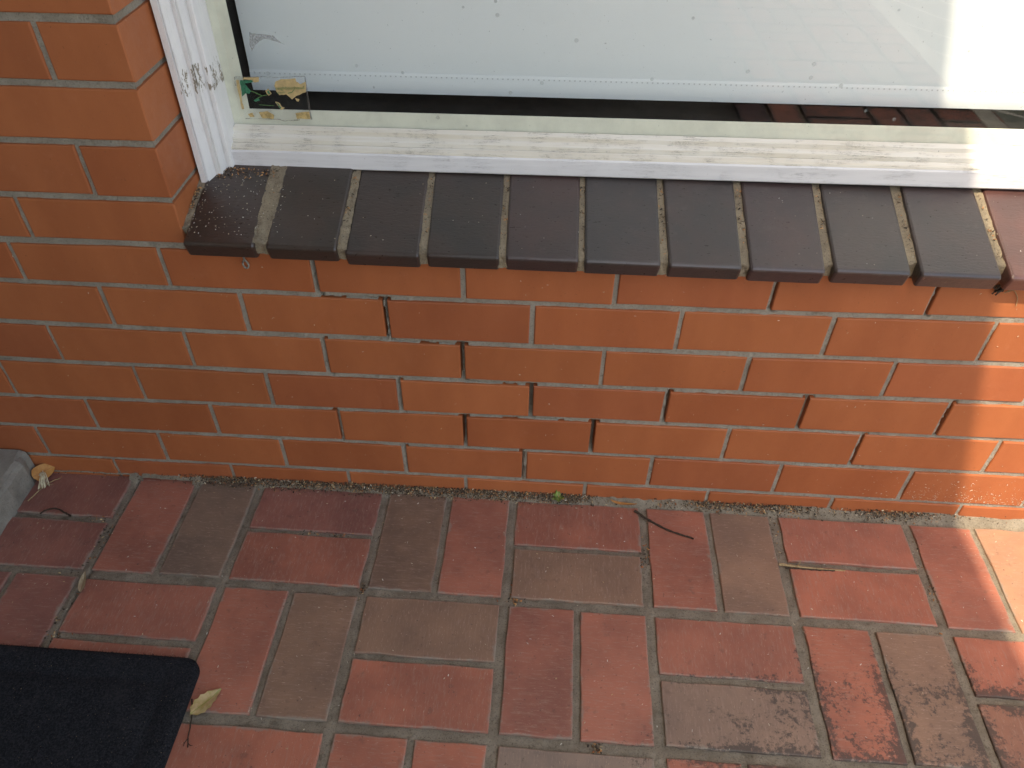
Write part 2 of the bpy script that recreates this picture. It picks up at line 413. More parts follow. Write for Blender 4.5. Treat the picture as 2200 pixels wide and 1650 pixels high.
def tube_mesh(name, pts, r0, r1=None, sides=6):
    r1 = r0 if r1 is None else r1
    P = [Vector(p) for p in pts]; V = []; F = []
    for i, p in enumerate(P):
        d = (P[min(i + 1, len(P) - 1)] - P[max(i - 1, 0)]).normalized()
        a = d.orthogonal().normalized() if abs(d.z) > 0.9 else d.cross(Vector((0, 0, 1))).normalized()
        b = d.cross(a).normalized(); r = r0 + (r1 - r0) * i / max(1, len(P) - 1)
        r *= 1 + 0.18 * math.sin(i * 2.3)
        for k in range(sides):
            t = 2 * math.pi * k / sides; V.append(p + a * math.cos(t) * r + b * math.sin(t) * r)
    for i in range(len(P) - 1):
        for k in range(sides):
            q = (k + 1) % sides; F.append((i * sides + k, i * sides + q, (i + 1) * sides + q, (i + 1) * sides + k))
    F.append(tuple(range(sides))); F.append(tuple(reversed(range((len(P) - 1) * sides, len(P) * sides))))
    return mesh(name, V, F, True)

def curve_pts(ctrl, n=14, jit=0.0):
    """Catmull-Rom through control points"""
    C = [Vector(c) for c in ctrl]; C = [C[0] * 2 - C[1]] + C + [C[-1] * 2 - C[-2]]; out = []
    segs = len(C) - 3
    for i in range(n + 1):
        t = i / n * segs; k = min(int(t), segs - 1); t -= k
        a, b, c, d = C[k:k + 4]
        p = 0.5 * ((2 * b) + (c - a) * t + (2 * a - 5 * b + 4 * c - d) * t * t + (3 * b - a - 3 * c + d) * t ** 3)
        out.append(p + Vector((rng.uniform(-jit, jit), rng.uniform(-jit, jit), 0)))
    return out

def box_mesh(name, x0, x1, y0, y1, z0, z1):
    v = [(x0, y0, z0), (x1, y0, z0), (x1, y1, z0), (x0, y1, z0), (x0, y0, z1), (x1, y0, z1), (x1, y1, z1), (x0, y1, z1)]
    return mesh(name, v, [(0, 3, 2, 1), (4, 5, 6, 7), (0, 1, 5, 4), (1, 2, 6, 5), (2, 3, 7, 6), (3, 0, 4, 7)])

def structure(name, me, mat, loc=(0, 0, 0)):
    return tag(put(name, me, mat, None, loc), kind='structure')

# ================================================================== the setting
structure('ground', mesh('ground', [(-60, -60, -0.09), (60, -60, -0.09), (60, 60, -0.09), (-60, 60, -0.09)], [(0, 1, 2, 3)]), M['ground'])

# ------------------------------------------------------------------ paved floor, basket weave
YAW = -0.013; FX, FY, SX, SY = 0.0858, -0.2245, 0.2421, 0.2287
def floor_pt(lx, ly):
    c, s = math.cos(YAW), math.sin(YAW); return (c * lx - s * ly, s * lx + c * ly)
paving = empty('paving', (0.1, -0.6, 0)); tag(paving, kind='structure')
PW, PL = 0.105, 0.217
def paver_meshes(n, prefix):
    out = []
    for k in range(n):
        poly = subdiv_rect(-PW / 2, PW / 2, -PL / 2, -PL / 2, PL / 2, PL / 2, 3, 6, 0.0014)
        me = block_mesh(prefix, poly, 0.03, 0.0016, 0.0004)
        # (x, depth y, z) -> lying flat: top up
        for v in me.vertices: v.co = (v.co.x, v.co.z, -v.co.y)
        out.append(me)
        me.materials.append(M['paver'])
    return out
PMESH = paver_meshes(6, 'paving_tile')
RED = (0.380, 0.141, 0.096); RED2 = (0.352, 0.133, 0.094); RED3 = (0.405, 0.142, 0.092); BRN = (0.268, 0.163, 0.112); GRY = (0.245, 0.180, 0.142); DRED = (0.29, 0.120, 0.095)
tint = {(0, -4): (DRED, DRED), (0, -3): (RED2, (0.225, 0.155, 0.115)), (0, -2): (DRED, RED), (0, -1): ((0.20, 0.125, 0.088), RED), (0, 0): (RED, BRN),
        (0, 1): (RED, (0.28, 0.172, 0.12)), (0, 2): (RED, RED3), (0, 3): (RED, (0.40, 0.22, 0.14)), (1, -5): (DRED, DRED), (1, -4): (DRED, DRED), (1, -3): (RED2, RED),
        (1, -2): (RED, BRN), (1, -1): (BRN, RED3), (1, 0): (RED2, RED), (1, 1): (RED, (0.25, 0.166, 0.125)), (1, 2): (RED3, BRN), (1, 3): (RED3, (0.27, 0.125, 0.085)),
        (2, -2): (RED3, RED), (2, -1): (RED3, RED3), (2, 0): (GRY, GRY), (2, 1): (RED3, RED), (2, 2): (BRN, RED), (2, 3): (RED, BRN)}
JB, JI = 0.0172, 0.0112       # joint between blocks, joint inside a block
JOINTS = []                   # rectangles of tiles in local floor coords, for the mortar
for r in range(0, 14):
    for c in range(-6, 7):
        if r > 3 and c < 3: continue
        y1 = FY + SY * (1 - r) - JB / 2; y0 = FY - SY * r + JB / 2
        if r == 0: y1 = FY + SY - 0.0115
        x0 = FX + SX * c + JB / 2; x1 = FX + SX * (c + 1) - JB / 2
        if x0 > 1.62: continue
        H = (r + c) % 2 == 0
        base = tint.get((r, c), (rng.choice([RED, RED2, RED3]), rng.choice([RED, BRN, RED3])))
        for k in (0, 1):
            if H:
                hm = (y0 + y1) / 2
                ty0, ty1 = (hm + JI / 2, y1) if k == 0 else (y0, hm - JI / 2); tx0, tx1 = x0, x1
            else:
                hm = (x0 + x1) / 2
                tx0, tx1 = (x0, hm - JI / 2) if k == 0 else (hm + JI / 2, x1); ty0, ty1 = y0, y1
            g = [rng.uniform(-0.0013, 0.0013) for _ in range(4)]
            tx0 += g[0]; tx1 += g[1]; ty0 += g[2]; ty1 += g[3]
            JOINTS.append((tx0, tx1, ty0, ty1))
            cx, cy = (tx0 + tx1) / 2, (ty0 + ty1) / 2
            wx, wy = floor_pt(cx, cy)
            o = bpy.data.objects.new('paving_tile', PMESH[rng.randrange(6)]); col.objects.link(o)
            o.parent = paving; o.location = Vector((wx, wy, rng.uniform(-0.0008, 0.0008))) - paving.location
            flip = math.pi * rng.randrange(2)
            w_, l_ = (ty1 - ty0, tx1 - tx0) if H else (tx1 - tx0, ty1 - ty0)
            o.scale = (w_ / PW, l_ / PL, 1)
            o.rotation_euler = (rng.uniform(-.004, .004), rng.uniform(-.004, .004), YAW + (math.pi / 2 if H else 0) + flip + rng.uniform(-.004, .004))
            v = rng.uniform(0.93, 1.07); cc = base[k]; o.color = (cc[0] * v, cc[1] * v, cc[2] * v, 1)

def floor_mortar():
    st = 0.003
    xs = np.arange(-1.2, 1.66, st); ys = np.arange(-0.80, 0.012, st)
    X, Y = np.meshgrid(xs, ys, indexing='ij')
    c, s = math.cos(YAW), math.sin(YAW); LX = c * X + s * Y; LY = -s * X + c * Y
    inside = np.full(X.shape, -1.0)
    for a, b, d, e in JOINTS:
        if e < -0.95: continue
        dist = np.minimum(np.minimum(LX - a, b - LX), np.minimum(LY - d, e - LY)); inside = np.maximum(inside, dist)
    edge = np.clip(-inside, 0, 0.02)
    Z = -0.0030 + 0.0012 * np.clip(edge / 0.006, 0, 1) + 0.0011 * vnoise(X, Y, 0.018, 3) + 0.0008 * vnoise(X, Y, 0.006, 4)
    # broken-out crack lines down one joint on the left
    crack = np.exp(-((LX - (FX - 3 * SX) - 0.006 + 0.004 * vnoise(Y, Y * 0, 0.03, 8)) / 0.0022) ** 2) * (LY > -0.36)
    Z -= 0.012 * crack
    # fillet of mortar against the wall
    t = np.clip((Y + 0.016) / 0.016, 0, 1)
    Z += t ** 1.4 * (0.017 + 0.004 * vnoise(X, Y, 0.06, 6) + 0.002 * vnoise(X, Y, 0.012, 7)) - 0.002
    keep = (inside[:-1, :-1] < 0.006)
    V, F = grid_cells(X, Z, Y, keep)
    return mesh_np('mortar', V, F)
put('mortar', floor_mortar(), M['floor_mortar'], paving, (0, 0, 0)).location = -paving.location
put('mortar', mesh('mortar', [(-3, -5, -0.016), (1.64, -5, -0.016), (1.64, 0.0, -0.016), (-3, 0.0, -0.016)], [(0, 1, 2, 3)]), M['floor_mortar'], paving).location = -paving.location

# kerb and the patterned drive beyond it (seen mirrored in the glass)
kerb = put('kerb', box_mesh('kerb', 1.665, 1.735, -6, 0.0, -0.08, 0.004), M['kerb']); tag(kerb, kind='structure')
structure('driveway', mesh('driveway', [(1.735, -12, -0.012), (9, -12, -0.012), (9, 1, -0.012), (1.735, 1, -0.012)], [(0, 1, 2, 3)]), M['driveway'])

# ------------------------------------------------------------------ brick wall and pier
wall = empty('brick_wall', (0.1, 0.05, 0))
tag(wall, 'orange-red brick wall with a stepped crack, turning into the window reveal', 'wall')
rows = {
 'A': ([-.893, -.668, -.4438, -.2184, .0039, .2279, .456, .6827, .908, 1.135],
       [(-.668, .4551), (-.4438, .4521), (-.2184, .4553), (.0039, .4533), (.2279, .4551), (.456, .4572), (.6827, .4593)]),
 'B': ([-1.005, -.783, -.5585, -.3404, -.1175, .1073, .3312, .5564, .7907, 1.015, 1.24],
       [(-.5585, .3726), (-.3404, .3708), (-.1175, .3704), (.1073, .3712), (.3312, .3731), (.5564, .3742), (.7907, .377)]),
 'C': ([-.898, -.6731, -.4507, -.2259, -.0024, .2226, .45, .6734, .9, 1.125],
       [(-.6731, .2929), (-.4507, .2889), (-.2259, .2910), (-.0024, .29), (.2226, .2908), (.45, .292), (.6734, .2941)]),
 'D': ([-1.01, -.789, -.5585, -.3342, -.1117, .1104, .3344, .5611, .7892, 1.014],
       [(-.789, .2071), (-.5585, .2087), (-.3342, .2101), (-.1117, .2115), (.1104, .2108), (.3344, .2145), (.5611, .2138), (.7892, .213)]),
 'E': ([-.9, -.6714, -.4495, -.2233, -.0031, .2197, .4507, .6746, .9037, 1.13],
       [(-.6714, .131), (-.4495, .1272), (-.2233, .1287), (-.0031, .13), (.2197, .1304), (.4507, .1276), (.6746, .13), (.9037, .1289)]),
 'F': ([-1.02, -.793, -.5663, -.3404, -.1152, .103, .3318, .5601, .7878, 1.01, 1.235],
       [(-.793, .0518), (-.5663, .0504), (-.3404, .0504), (-.1152, .0478), (.103, .0489), (.3318, .0496), (.5601, .0452), (.7878, .0435)]),
 'G': ([-.9, -.675, -.4497, -.2274, -.0049, .2178, .4451, .6735, .907, 1.13], None)}
for k in rows:      # carry the bond on beyond the picture on both sides
    j = rows[k][0]
    while j[0] > -1.30: j.insert(0, j[0] - 0.2246)
    while j[-1] < 1.90: j.append(j[-1] + 0.2246)
    if j[-1] < 2.03: j.append(2.045)
    if j[0] > -1.45: j.insert(0, -1.449)
lines = {}
for k, (j, z) in rows.items():
    if z:
        p = np.polyfit([q[0] for q in z], [q[1] for q in z], 2)
        lines[k] = (lambda x, p=p: float(np.polyval(p, max(-0.95, min(1.0, x)))))
top_line = lambda x: 0.5315 + 0.004 * x
lines['G'] = lambda x: -0.03
order = ['A', 'B', 'C', 'D', 'E', 'F', 'G']
BED, PERP = 0.0098, 0.0074
BCOL = [(0.395, 0.120, 0.047), (0.402, 0.123, 0.047), (0.385, 0.115, 0.045), (0.376, 0.111, 0.046), (0.410, 0.127, 0.049), (0.388, 0.114, 0.044)]
DARK = {('D', -.5585): 0.904, ('D', -.3342): 0.928, ('C', -.2259): 0.940, ('B', -.1175): 0.916, ('C', -.0024): 0.928, ('E', -.0031): 0.976, ('F', -.3404): 0.916, ('E', -.6714): 0.916, ('D', .3344): 0.940, ('A', -.2184): 0.970, ('F', -.1152): 0.964, ('B', -.3404): 0.958}
SEAMS = []     # (xl, xr, row) perpends kept for the mortar
def add_brick(x0, x1, zb, zt, key=None, depth=0.10, tone=1.0):
    cx, cz = (x0 + x1) / 2, (zb(x0) + zt(x0) + zb(x1) + zt(x1)) / 4
    j = lambda: rng.uniform(-0.0009, 0.0009)
    poly = subdiv_rect(x0 - cx, x1 - cx, zb(x0) - cz + j(), zb(x1) - cz + j(), zt(x0) - cz + j(), zt(x1) - cz + j(), 3, 1, 0.0005)
    me = block_mesh('brick', poly, depth, 0.0019, 0.00025)
    o = put('brick', me, M['brick'], wall, (cx, rng.uniform(-0.0007, 0.0010), cz))
    v = rng.uniform(0.965, 1.035) * tone; b = rng.choice(BCOL); o.color = (b[0] * v, b[1] * v, b[2] * v, 1)
    return o
prev = top_line
PERPS = []
for r in order:
    js, _ = rows[r]; lo, hi = lines[r], prev
    for i in range(len(js) - 1):
        a = js[i] + PERP / 2 * rng.uniform(.75, 1.2); b = js[i + 1] - PERP / 2 * rng.uniform(.75, 1.2)
        add_brick(a, b, (lambda x, f=lo: f(x) + BED / 2), (lambda x, f=hi: f(x) - BED / 2), tone=DARK.get((r, js[i]), 1.0))
    PERPS += [(x, r, lo, hi) for x in js]
    prev = lo
# the pier beside the window
PIER = [(.5315, .6040, [-.85, -.6252]), (.6040, .6855, [-.955, -.731, -.506]), (.6855, .7630, [-.85, -.625]),
        (.7630, .8415, [-.95, -.7255, -.5005]), (.8415, .9200, [-.85, -.625]), (.9200, 1.0, [-.95, -.7255, -.5005])]
REV = -0.3975
for zb, zt, js in PIER:
    while js[0] > -1.30: js.insert(0, js[0] - 0.2246)
    if js[0] > -1.44: js.insert(0, -1.449)
    ends = js + [REV + PERP / 2]
    for i in range(len(ends) - 1):
        add_brick(ends[i] + PERP / 2, ends[i + 1] - PERP / 2, (lambda x, z=zb: z + 0.004 * x + 0.0018 + BED / 2), (lambda x, z=zt: z + 0.004 * x + 0.0018 - BED / 2), depth=0.16)

def wall_mortar():
    st = 0.002
    xs = np.arange(-1.45, 2.05, st); zs = np.arange(-0.02, 1.0, st)
    X, Z = np.meshgrid(xs, zs, indexing='ij')
    pl = lambda f: np.interp(xs, np.linspace(-1.5, 2.1, 100), [f(x) for x in np.linspace(-1.5, 2.1, 100)])[:, None]
    bed = np.full(X.shape, 1.0); perp = np.full(X.shape, 1.0)
    beds = [pl(top_line)] + [pl(lines[r]) for r in order[:-1]] + [pl(lambda x, z=zt: z + 0.004 * x + 0.0018) for _, zt, _ in PIER]
    for b in beds: bed = np.minimum(bed, np.abs(Z - b))
    DEEP = np.zeros(X.shape)
    special = {('A', -.2184): (.016, 1), ('A', .456): (.007, 1), ('A', .6827): (.008, 1), ('B', -.1175): (.020, 0), ('C', -.0024): (.024, 0), ('D', .1104): (.026, 0),
               ('D', .3344): (.012, 1), ('D', .5611): (.008, 0), ('D', .7892): (.010, 1), ('E', -.0031): (.028, 0), ('E', .2197): (.024, 0), ('E', .6746): (.008, 1),
               ('F', .103): (.010, -1), ('E', -.2233): (.006, -1), ('C', -.2259): (.006, 1), ('D', -.1117): (.006, 1), ('F', -.1152): (.004, 1)}
    for x0, r, lo, hi in PERPS:
        zi = (Z > pl(lo)) & (Z < pl(hi)); d = np.abs(X - x0); perp = np.where(zi, np.minimum(perp, d), perp)
        for (rr, xx), (dep, side) in special.items():
            if rr == r and abs(xx - x0) < 1e-6:
                wob = 0.002 * vnoise(Z, Z * 0, 0.012, int(abs(xx) * 1000) + 3)
                m = (d < 0.009) & zi
                if side > 0: m &= (X - x0 + wob > 0.0005)
                elif side < 0: m &= (X - x0 + wob < -0.0005)
                elif r == 'B': m &= (np.abs(X - x0 + wob) > 0.0016)
                DEEP = np.where(m, np.maximum(DEEP, dep), DEEP)
    for zb, zt, js in PIER:
        for x0 in js:
            zi = (Z > zb) & (Z < zt); perp = np.where(zi, np.minimum(perp, np.abs(X - x0)), perp)
    # stepped crack running along the beds
    def bedcrack(f, xa, xb, off, wid, dep):
        nonlocal DEEP
        b = pl(f) + off + 0.0018 * vnoise(X, X * 0, 0.02, int(abs(xa) * 900) + 5)
        m = (np.abs(Z - b) < wid) & (X > xa) & (X < xb); DEEP = np.where(m, np.maximum(DEEP, dep), DEEP)
    bedcrack(lines['A'], -.215, -.112, -0.0036, 0.0013, .010)
    bedcrack(lines['B'], -.115, .00, -0.0030, 0.0013, .008)
    bedcrack(lines['C'], .0, .11, -0.003, 0.0012, .006)
    bedcrack(lines['D'], .0, .17, -0.003, 0.0013, .005)
    bedcrack(lines['E'], .0, .11, 0.002, 0.0024, .005)
    bedcrack(lines['E'], .11, .34, 0.001, 0.0022, .005)
    bedcrack(lines['E'], .58, .70, 0.002, 0.0024, .006)
    bedcrack(lines['D'], .45, .70, 0.003, 0.0015, .006)
    Y = 0.0034 + 0.0009 * vnoise(X, Z, 0.022, 21) + 0.0008 * vnoise(X, Z, 0.007, 22) + DEEP
    near = np.minimum(bed, perp)
    keep = near[:-1, :-1] < 0.0096
    keep &= ~((X[:-1, :-1] > REV - 0.004) & (Z[:-1, :-1] > 0.534))
    V, F = grid_cells(X, Z, Y, keep)
    # joints returned along the reveal
    ys = np.arange(0.003, 0.125, st); z2 = np.arange(0.52, 1.0, st)
    A, B = np.meshgrid(ys, z2, indexing='ij')
    X2 = REV - 0.0045 + 0.0009 * vnoise(A, B, 0.012, 31)
    V2, F2 = grid_cells(X2, B, A, np.ones((len(ys) - 1, len(z2) - 1), bool))
    return mesh_np('mortar', np.vstack([V, V2]), np.vstack([F, F2 + len(V)]))
put('mortar', wall_mortar(), M['mortar'], wall).location = -wall.location

# rest of the house outside the picture: it shades and closes the place
structure('wall_upper', box_mesh('wall_upper', -3.0, 4.0, 0.02, 0.32, 2.02, 5.2), M['render'])
structure('wall_right', box_mesh('wall_right', 2.05, 4.0, 0.0, 0.32, -0.05, 2.017), M['render'])
structure('wall_left', box_mesh('wall_left', -3.0, -1.452, 0.004, 0.32, -0.05, 2.017), M['render'])
structure('wall_pier_core', box_mesh('wall_pier_core', -1.449, -0.404, 0.17, 0.32, -0.05, 2.017), M['render'])
structure('wall_pier_upper', box_mesh('wall_pier_upper', -1.449, -0.400, 0.003, 0.166, 1.005, 2.017), M['render'])
structure('wall_core', box_mesh('wall_core', -0.40, 2.047, 0.103, 0.32, -0.05, 0.50), M['render'])
wing = put('house_wing', box_mesh('house_wing', -4.2, -1.45, -6.0, -0.002, -0.08, 2.50), M['render']); tag(wing, kind='structure')

EH = 2.55; EX = 0.914 - 0.282 * (EH + 0.20)
structure('front_light_blocker', box_mesh('front_light_blocker', -4.2, 0.02, -3.2, -2.95, -0.08, 1.15), M['render'])  # unseen wall, added to hold back light from the front left
porch = empty('porch_roof', (EX - 1.5, -2.6, EH))
tag(porch, 'deep flat porch roof with grey soffit over the doorway', 'roof')
put('soffit', box_mesh('soffit', -4.2, EX - 0.03, -5.6, 0.018, EH, EH + 0.02), M['soffit'], porch).location = -porch.location
put('fascia', box_mesh('fascia', EX - 0.028, EX, -5.63, 0.018, EH - 0.0, EH + 0.20), M['kerb'], porch).location = -porch.location
put('roof_deck', box_mesh('roof_deck', -4.2, EX - 0.03, -5.6, 0.018, EH + 0.022, EH + 0.18), M['soffit'], porch).location = -porch.location

# dark room behind the blind
room = empty('room', (0.8, 1.6, 0.0)); tag(room, kind='structure')
for n, b in (('room_floor', (-1.0, 2.6, 0.33, 3.0, 0.02, 0.05)), ('room_ceiling', (-1.0, 2.6, 0.33, 3.0, 2.30, 2.33)), ('room_wall', (-1.03, -1.003, 0.33, 3.0, 0.02, 2.33)),
             ('room_wall', (2.603, 2.63, 0.33, 3.0, 0.02, 2.33)), ('room_wall', (-1.0, 2.6, 3.003, 3.03, 0.02, 2.33)), ('window_board', (-0.40, 2.04, 0.325, 0.50, 0.46, 0.49))):
    put(n, box_mesh(n, *b), M['dark'], room).location = -room.location

# ------------------------------------------------------------------ sill of dark bricks
sill = empty('window_sill', (0.25, 0.05, 0.53))
tag(sill, 'sloping window sill of dark purple-brown glazed bricks set on edge', 'window sill')
fronts = [(-.3890, -.2869), (-.2703, -.1697), (-.1589, -.0539), (-.0436, .0583), (.0674, .1687), (.1771, .2824), (.2933, .3935), (.4045, .5070), (.5200, .6235), (.6355, .7440), (.7560, .858), (.869, .972), (.983, 1.085), (1.096, 1.198)]
backs = [(-.3890, -.2928), (-.2763, -.1718), (-.1625, -.0581), (-.0498, .0555), (.0639, .1696), (.1766, .2838), (.2921, .3968), (.4078, .5135), (.5242, .6276), (.6425, .7469), (.7612, .862), (.872, .976), (.986, 1.088), (1.099, 1.200)]
while fronts[-1][1] < 1.95:
    fronts.append((fronts[-1][0] + 0.1135, fronts[-1][1] + 0.1135)); backs.append((backs[-1][0] + 0.1135, backs[-1][1] + 0.1135))
def sill_z(x): return 0.0025 * max(0, (x - 0.2)) * 2.2 + (0.0035 if x < -0.16 else 0.0)
SLOPE = 0.29
def sill_profile(e):
    """(y,z) outline, shrunk by e"""
    zf = lambda y: 0.5515 + SLOPE * (y + 0.027)
    r = 0.0042
    pts = [(0.150, zf(0.150) - e)]
    pts.append((-0.027 + r + e * 0.3, zf(-0.027 + r) - e))
    pts.append((-0.027 + r * 0.45 + e * 0.6, zf(-0.027 + r * 0.45) - r * 0.16 - e))
    pts.append((-0.027 + r * 0.10 + e, zf(-0.027) - r * 0.52 - e * 0.6))
    pts.append((-0.0268 + e, zf(-0.027) - r * 1.1 - e * .3))
    pts.append((-0.0190 + e, 0.5262 + e * 0.3))
    pts.append((0.03, 0.5400)); pts.append((0.150, 0.5500))
    return pts
SCOL = [(0.040, 0.030, 0.026), (0.040, 0.031, 0.027), (0.042, 0.033, 0.031), (0.040, 0.031, 0.028), (0.046, 0.033, 0.032), (0.044, 0.036, 0.036), (0.044, 0.035, 0.034), (0.050, 0.037, 0.037), (0.046, 0.037, 0.036), (0.050, 0.038, 0.038), (0.075, 0.040, 0.036), (0.05, 0.038, 0.038), (0.05, 0.038, 0.038), (0.05, 0.038, 0.038)]  # warm at left, greyer to the right: satin sheen worked into the colour
for i, ((f0, f1), (b0, b1)) in enumerate(zip(fronts, backs)):
    cx = (f0 + f1) / 2; dz = sill_z(cx) + rng.uniform(-.0014, .0010); V = []; F = []
    c = 0.0036; dy = rng.uniform(-0.0030, 0.0016)
    def xs_at(y, side, ins):
        t = (y + 0.027) / 0.177; x = (f0 + (b0 - f0) * t) if side == 0 else (f1 + (b1 - f1) * t)
        return x + ins if side == 0 else x - ins
    secs = [(0, 0.0, c), (0, c * 0.30, c * 0.35), (0, c, 0.0), (1, c, 0.0), (1, c * 0.30, c * 0.35), (1, 0.0, c)]
    for side, ins, e in secs:
        for y, z in sill_profile(e): V.append((xs_at(y, side, ins) - cx, y - 0.05 + dy, z + dz - 0.55))
    n = 8
    for k in range(len(secs) - 1):
        for q in range(n):
            w = (q + 1) % n; F.append((k * n + q, (k + 1) * n + q, (k + 1) * n + w, k * n + w))
    F.append(tuple(range(n))); F.append(tuple(reversed(range((len(secs) - 1) * n, len(secs) * n))))
    me = mesh('sill_brick', V, F)
    bm = bmesh.new(); bm.from_mesh(me); bmesh.ops.recalc_face_normals(bm, faces=bm.faces); bm.to_mesh(me); bm.free()
    o = put('sill_brick', me, M['sill'], sill, (cx, 0.05, 0.55), color=tuple(v * k for v, k in zip(SCOL[min(i, 13)], (0.90 if i < 3 else 0.80 + 0.1 * (i % 3 == 1), 0.82, 0.76 if i < 3 else 0.82))))
def sill_mortar():
    Vs = []; Fs = []; off = 0
    gaps = [(-0.3985, fronts[0][0], -0.3985, backs[0][0])] + [(fronts[i][1], fronts[i + 1][0], backs[i][1], backs[i + 1][0]) for i in range(len(fronts) - 1)]
    for i, (fa, fb, ba, bb) in enumerate(gaps):
        low = 0.0025 if i == 0 else (0.0008 if i == 1 else (0.0035 if i < 8 else 0.0045))
        yend = 0.004 if i == 0 else (-0.0205 if i < 8 else (-0.012 if i == 8 else (-0.004 if i in (9, 10) else -0.02)))
        ts = np.linspace(0, 1, 60); ws = np.linspace(-0.25, 1.25, 10)
        T, W = np.meshgrid(ts, ws, indexing='ij')
        # run from the frame forward, then down the face
        Lt = 0.150 - yend; tot = Lt + 0.020; S = T * tot
        Yv = np.where(S < Lt, 0.150 - S, yend + 0.001 * (S - Lt) / .02)
        z_top = 0.5515 + SLOPE * (np.maximum(Yv, yend) + 0.027) - low
        Zv = np.where(S < Lt, z_top, z_top - (S - Lt))
        wt = (Yv + 0.027) / 0.177
        xa = fa + (ba - fa) * wt; xb = fb + (bb - fb) * wt
        Xv = xa + (xb - xa) * W
        nz = 0.0014 * vnoise(Xv + i, S, 0.009, 40 + i) + 0.0012 * vnoise(Xv + i, S, 0.004, 60 + i)
        dz = sill_z(float((fa + fb) / 2))
        Zv = Zv + np.where(S < Lt, nz, 0) + dz; Yv = Yv + np.where(S >= Lt, nz * 1.3, 0)
        V, F = grid_cells(Xv, Zv, Yv, np.ones((59, 9), bool))
        Vs.append(V); Fs.append(F + off); off += len(V)
    return mesh_np('mortar', np.vstack(Vs), np.vstack(Fs))
put('mortar', sill_mortar(), M['sill_mortar'], sill).location = -sill.location

# ------------------------------------------------------------------ window
win = empty('window', (0.8, 0.14, 0.59))
tag(win, 'white painted timber window with flaking paint and a large pane', 'window')
TILT = 0.0092
def tz(x): return TILT * (x + 0.365)
YG = 0.155
def extrude(name, prof, path_vals, axis, closed, wob, seed, mitre=None):
    """profile list of (a,b); axis 'x': prof=(y,z) swept in x; axis 'z': prof=(x,y) swept in z"""
    V = []; F = []; n = len(prof)
    for k, t in enumerate(path_vals):
        for q, (a, b) in enumerate(prof):
            if axis == 'x':
                x = t + (mitre(a, b) if (mitre and k == 0) else 0)
                w = wob * mnoise.noise(Vector((x * 30, a * 120, b * 120 + seed)))
                V.append((x, a - abs(w), b + tz(x) + w * 0.6))
            else:
                z = t + (mitre(a, b) if (mitre and k == 0) else 0)
                w = wob * mnoise.noise(Vector((a * 120 + seed, b * 120, z * 30)))
                V.append((a + w * 0.6, b - abs(w), z))
    for k in range(len(path_vals) - 1):
        for q in range(n if closed else n - 1):
            w = (q + 1) % n; F.append((k * n + q, (k + 1) * n + q, (k + 1) * n + w, k * n + w))
    if closed:
        F.append(tuple(range(n))); F.append(tuple(reversed(range((len(path_vals) - 1) * n, len(path_vals) * n))))
    me = mesh(name, V, F)
    bm = bmesh.new(); bm.from_mesh(me); bmesh.ops.recalc_face_normals(bm, faces=bm.faces); bm.to_mesh(me); bm.free()
    return me
# jamb: stepped ovolo mouldings from the nose against the brick to the glass
JP = [(-0.3942, 0.1615), (-0.3940, 0.0900), (-0.3932, 0.0885), (-0.3848, 0.0886), (-0.3842, 0.0915), (-0.3832, 0.0918), (-0.3822, 0.0895), (-0.3770, 0.0985), (-0.3758, 0.1012), (-0.3748, 0.1042), (-0.3738, 0.1030), (-0.3690, 0.1024),
      (-0.3684, 0.1055), (-0.3674, 0.1060), (-0.3664, 0.1040), (-0.3625, 0.1150), (-0.3612, 0.1195), (-0.3600, 0.1200), (-0.3590, 0.1178), (-0.3548, 0.1183), (-0.3532, 0.1200), (-0.3518, 0.1340), (-0.3515, YG - 0.001), (-0.3515, 0.1615)]
def jamb_foot(a, b):     # the foot is scribed to the sloping sill
    return 0.5515 + SLOPE * (b + 0.027) - 0.001
zs = [0.0] + list(np.linspace(0.625, 1.15, 70)) + [1.95]
jm = extrude('jamb', JP, zs, 'z', True, 0.00022, 3.0, mitre=jamb_foot)
put('jamb', jm, M['jamb'], win).location = -win.location
# bottom rail: upright face and weathered slope
RAILX = [-0.3640] + list(np.linspace(-0.34, 1.2, 110)) + [2.02]
RF = [(0.150, 0.5945), (0.1265, 0.5945), (0.1250, 0.5965), (0.1250, 0.6190), (0.1262, 0.6212), (0.150, 0.6213)]
put('rail', extrude('rail', RF, RAILX, 'x', True, 0.0003, 7.0), M['rail'], win).location = -win.location
RT = [(0.1500, 0.6210), (0.1268, 0.6214), (0.1280, 0.6245), (0.1335, 0.6275), (0.1365, 0.6282), (0.1372, 0.6268), (0.1382, 0.6270), (0.1388, 0.6340), (0.1445, 0.6385), (0.1462, 0.6378), (0.1472, 0.6385), (0.1480, 0.6445), (0.1525, 0.6480), (YG - 0.001, 0.6490), (YG - 0.001, 0.6215)]
put('rail_slope', extrude('rail_slope', RT, [-0.3598] + RAILX[1:], 'x', True, 0.0007, 11.0, mitre=lambda a, b: (a - 0.125) * 0.35), M['rail_top'], win).location = -win.location
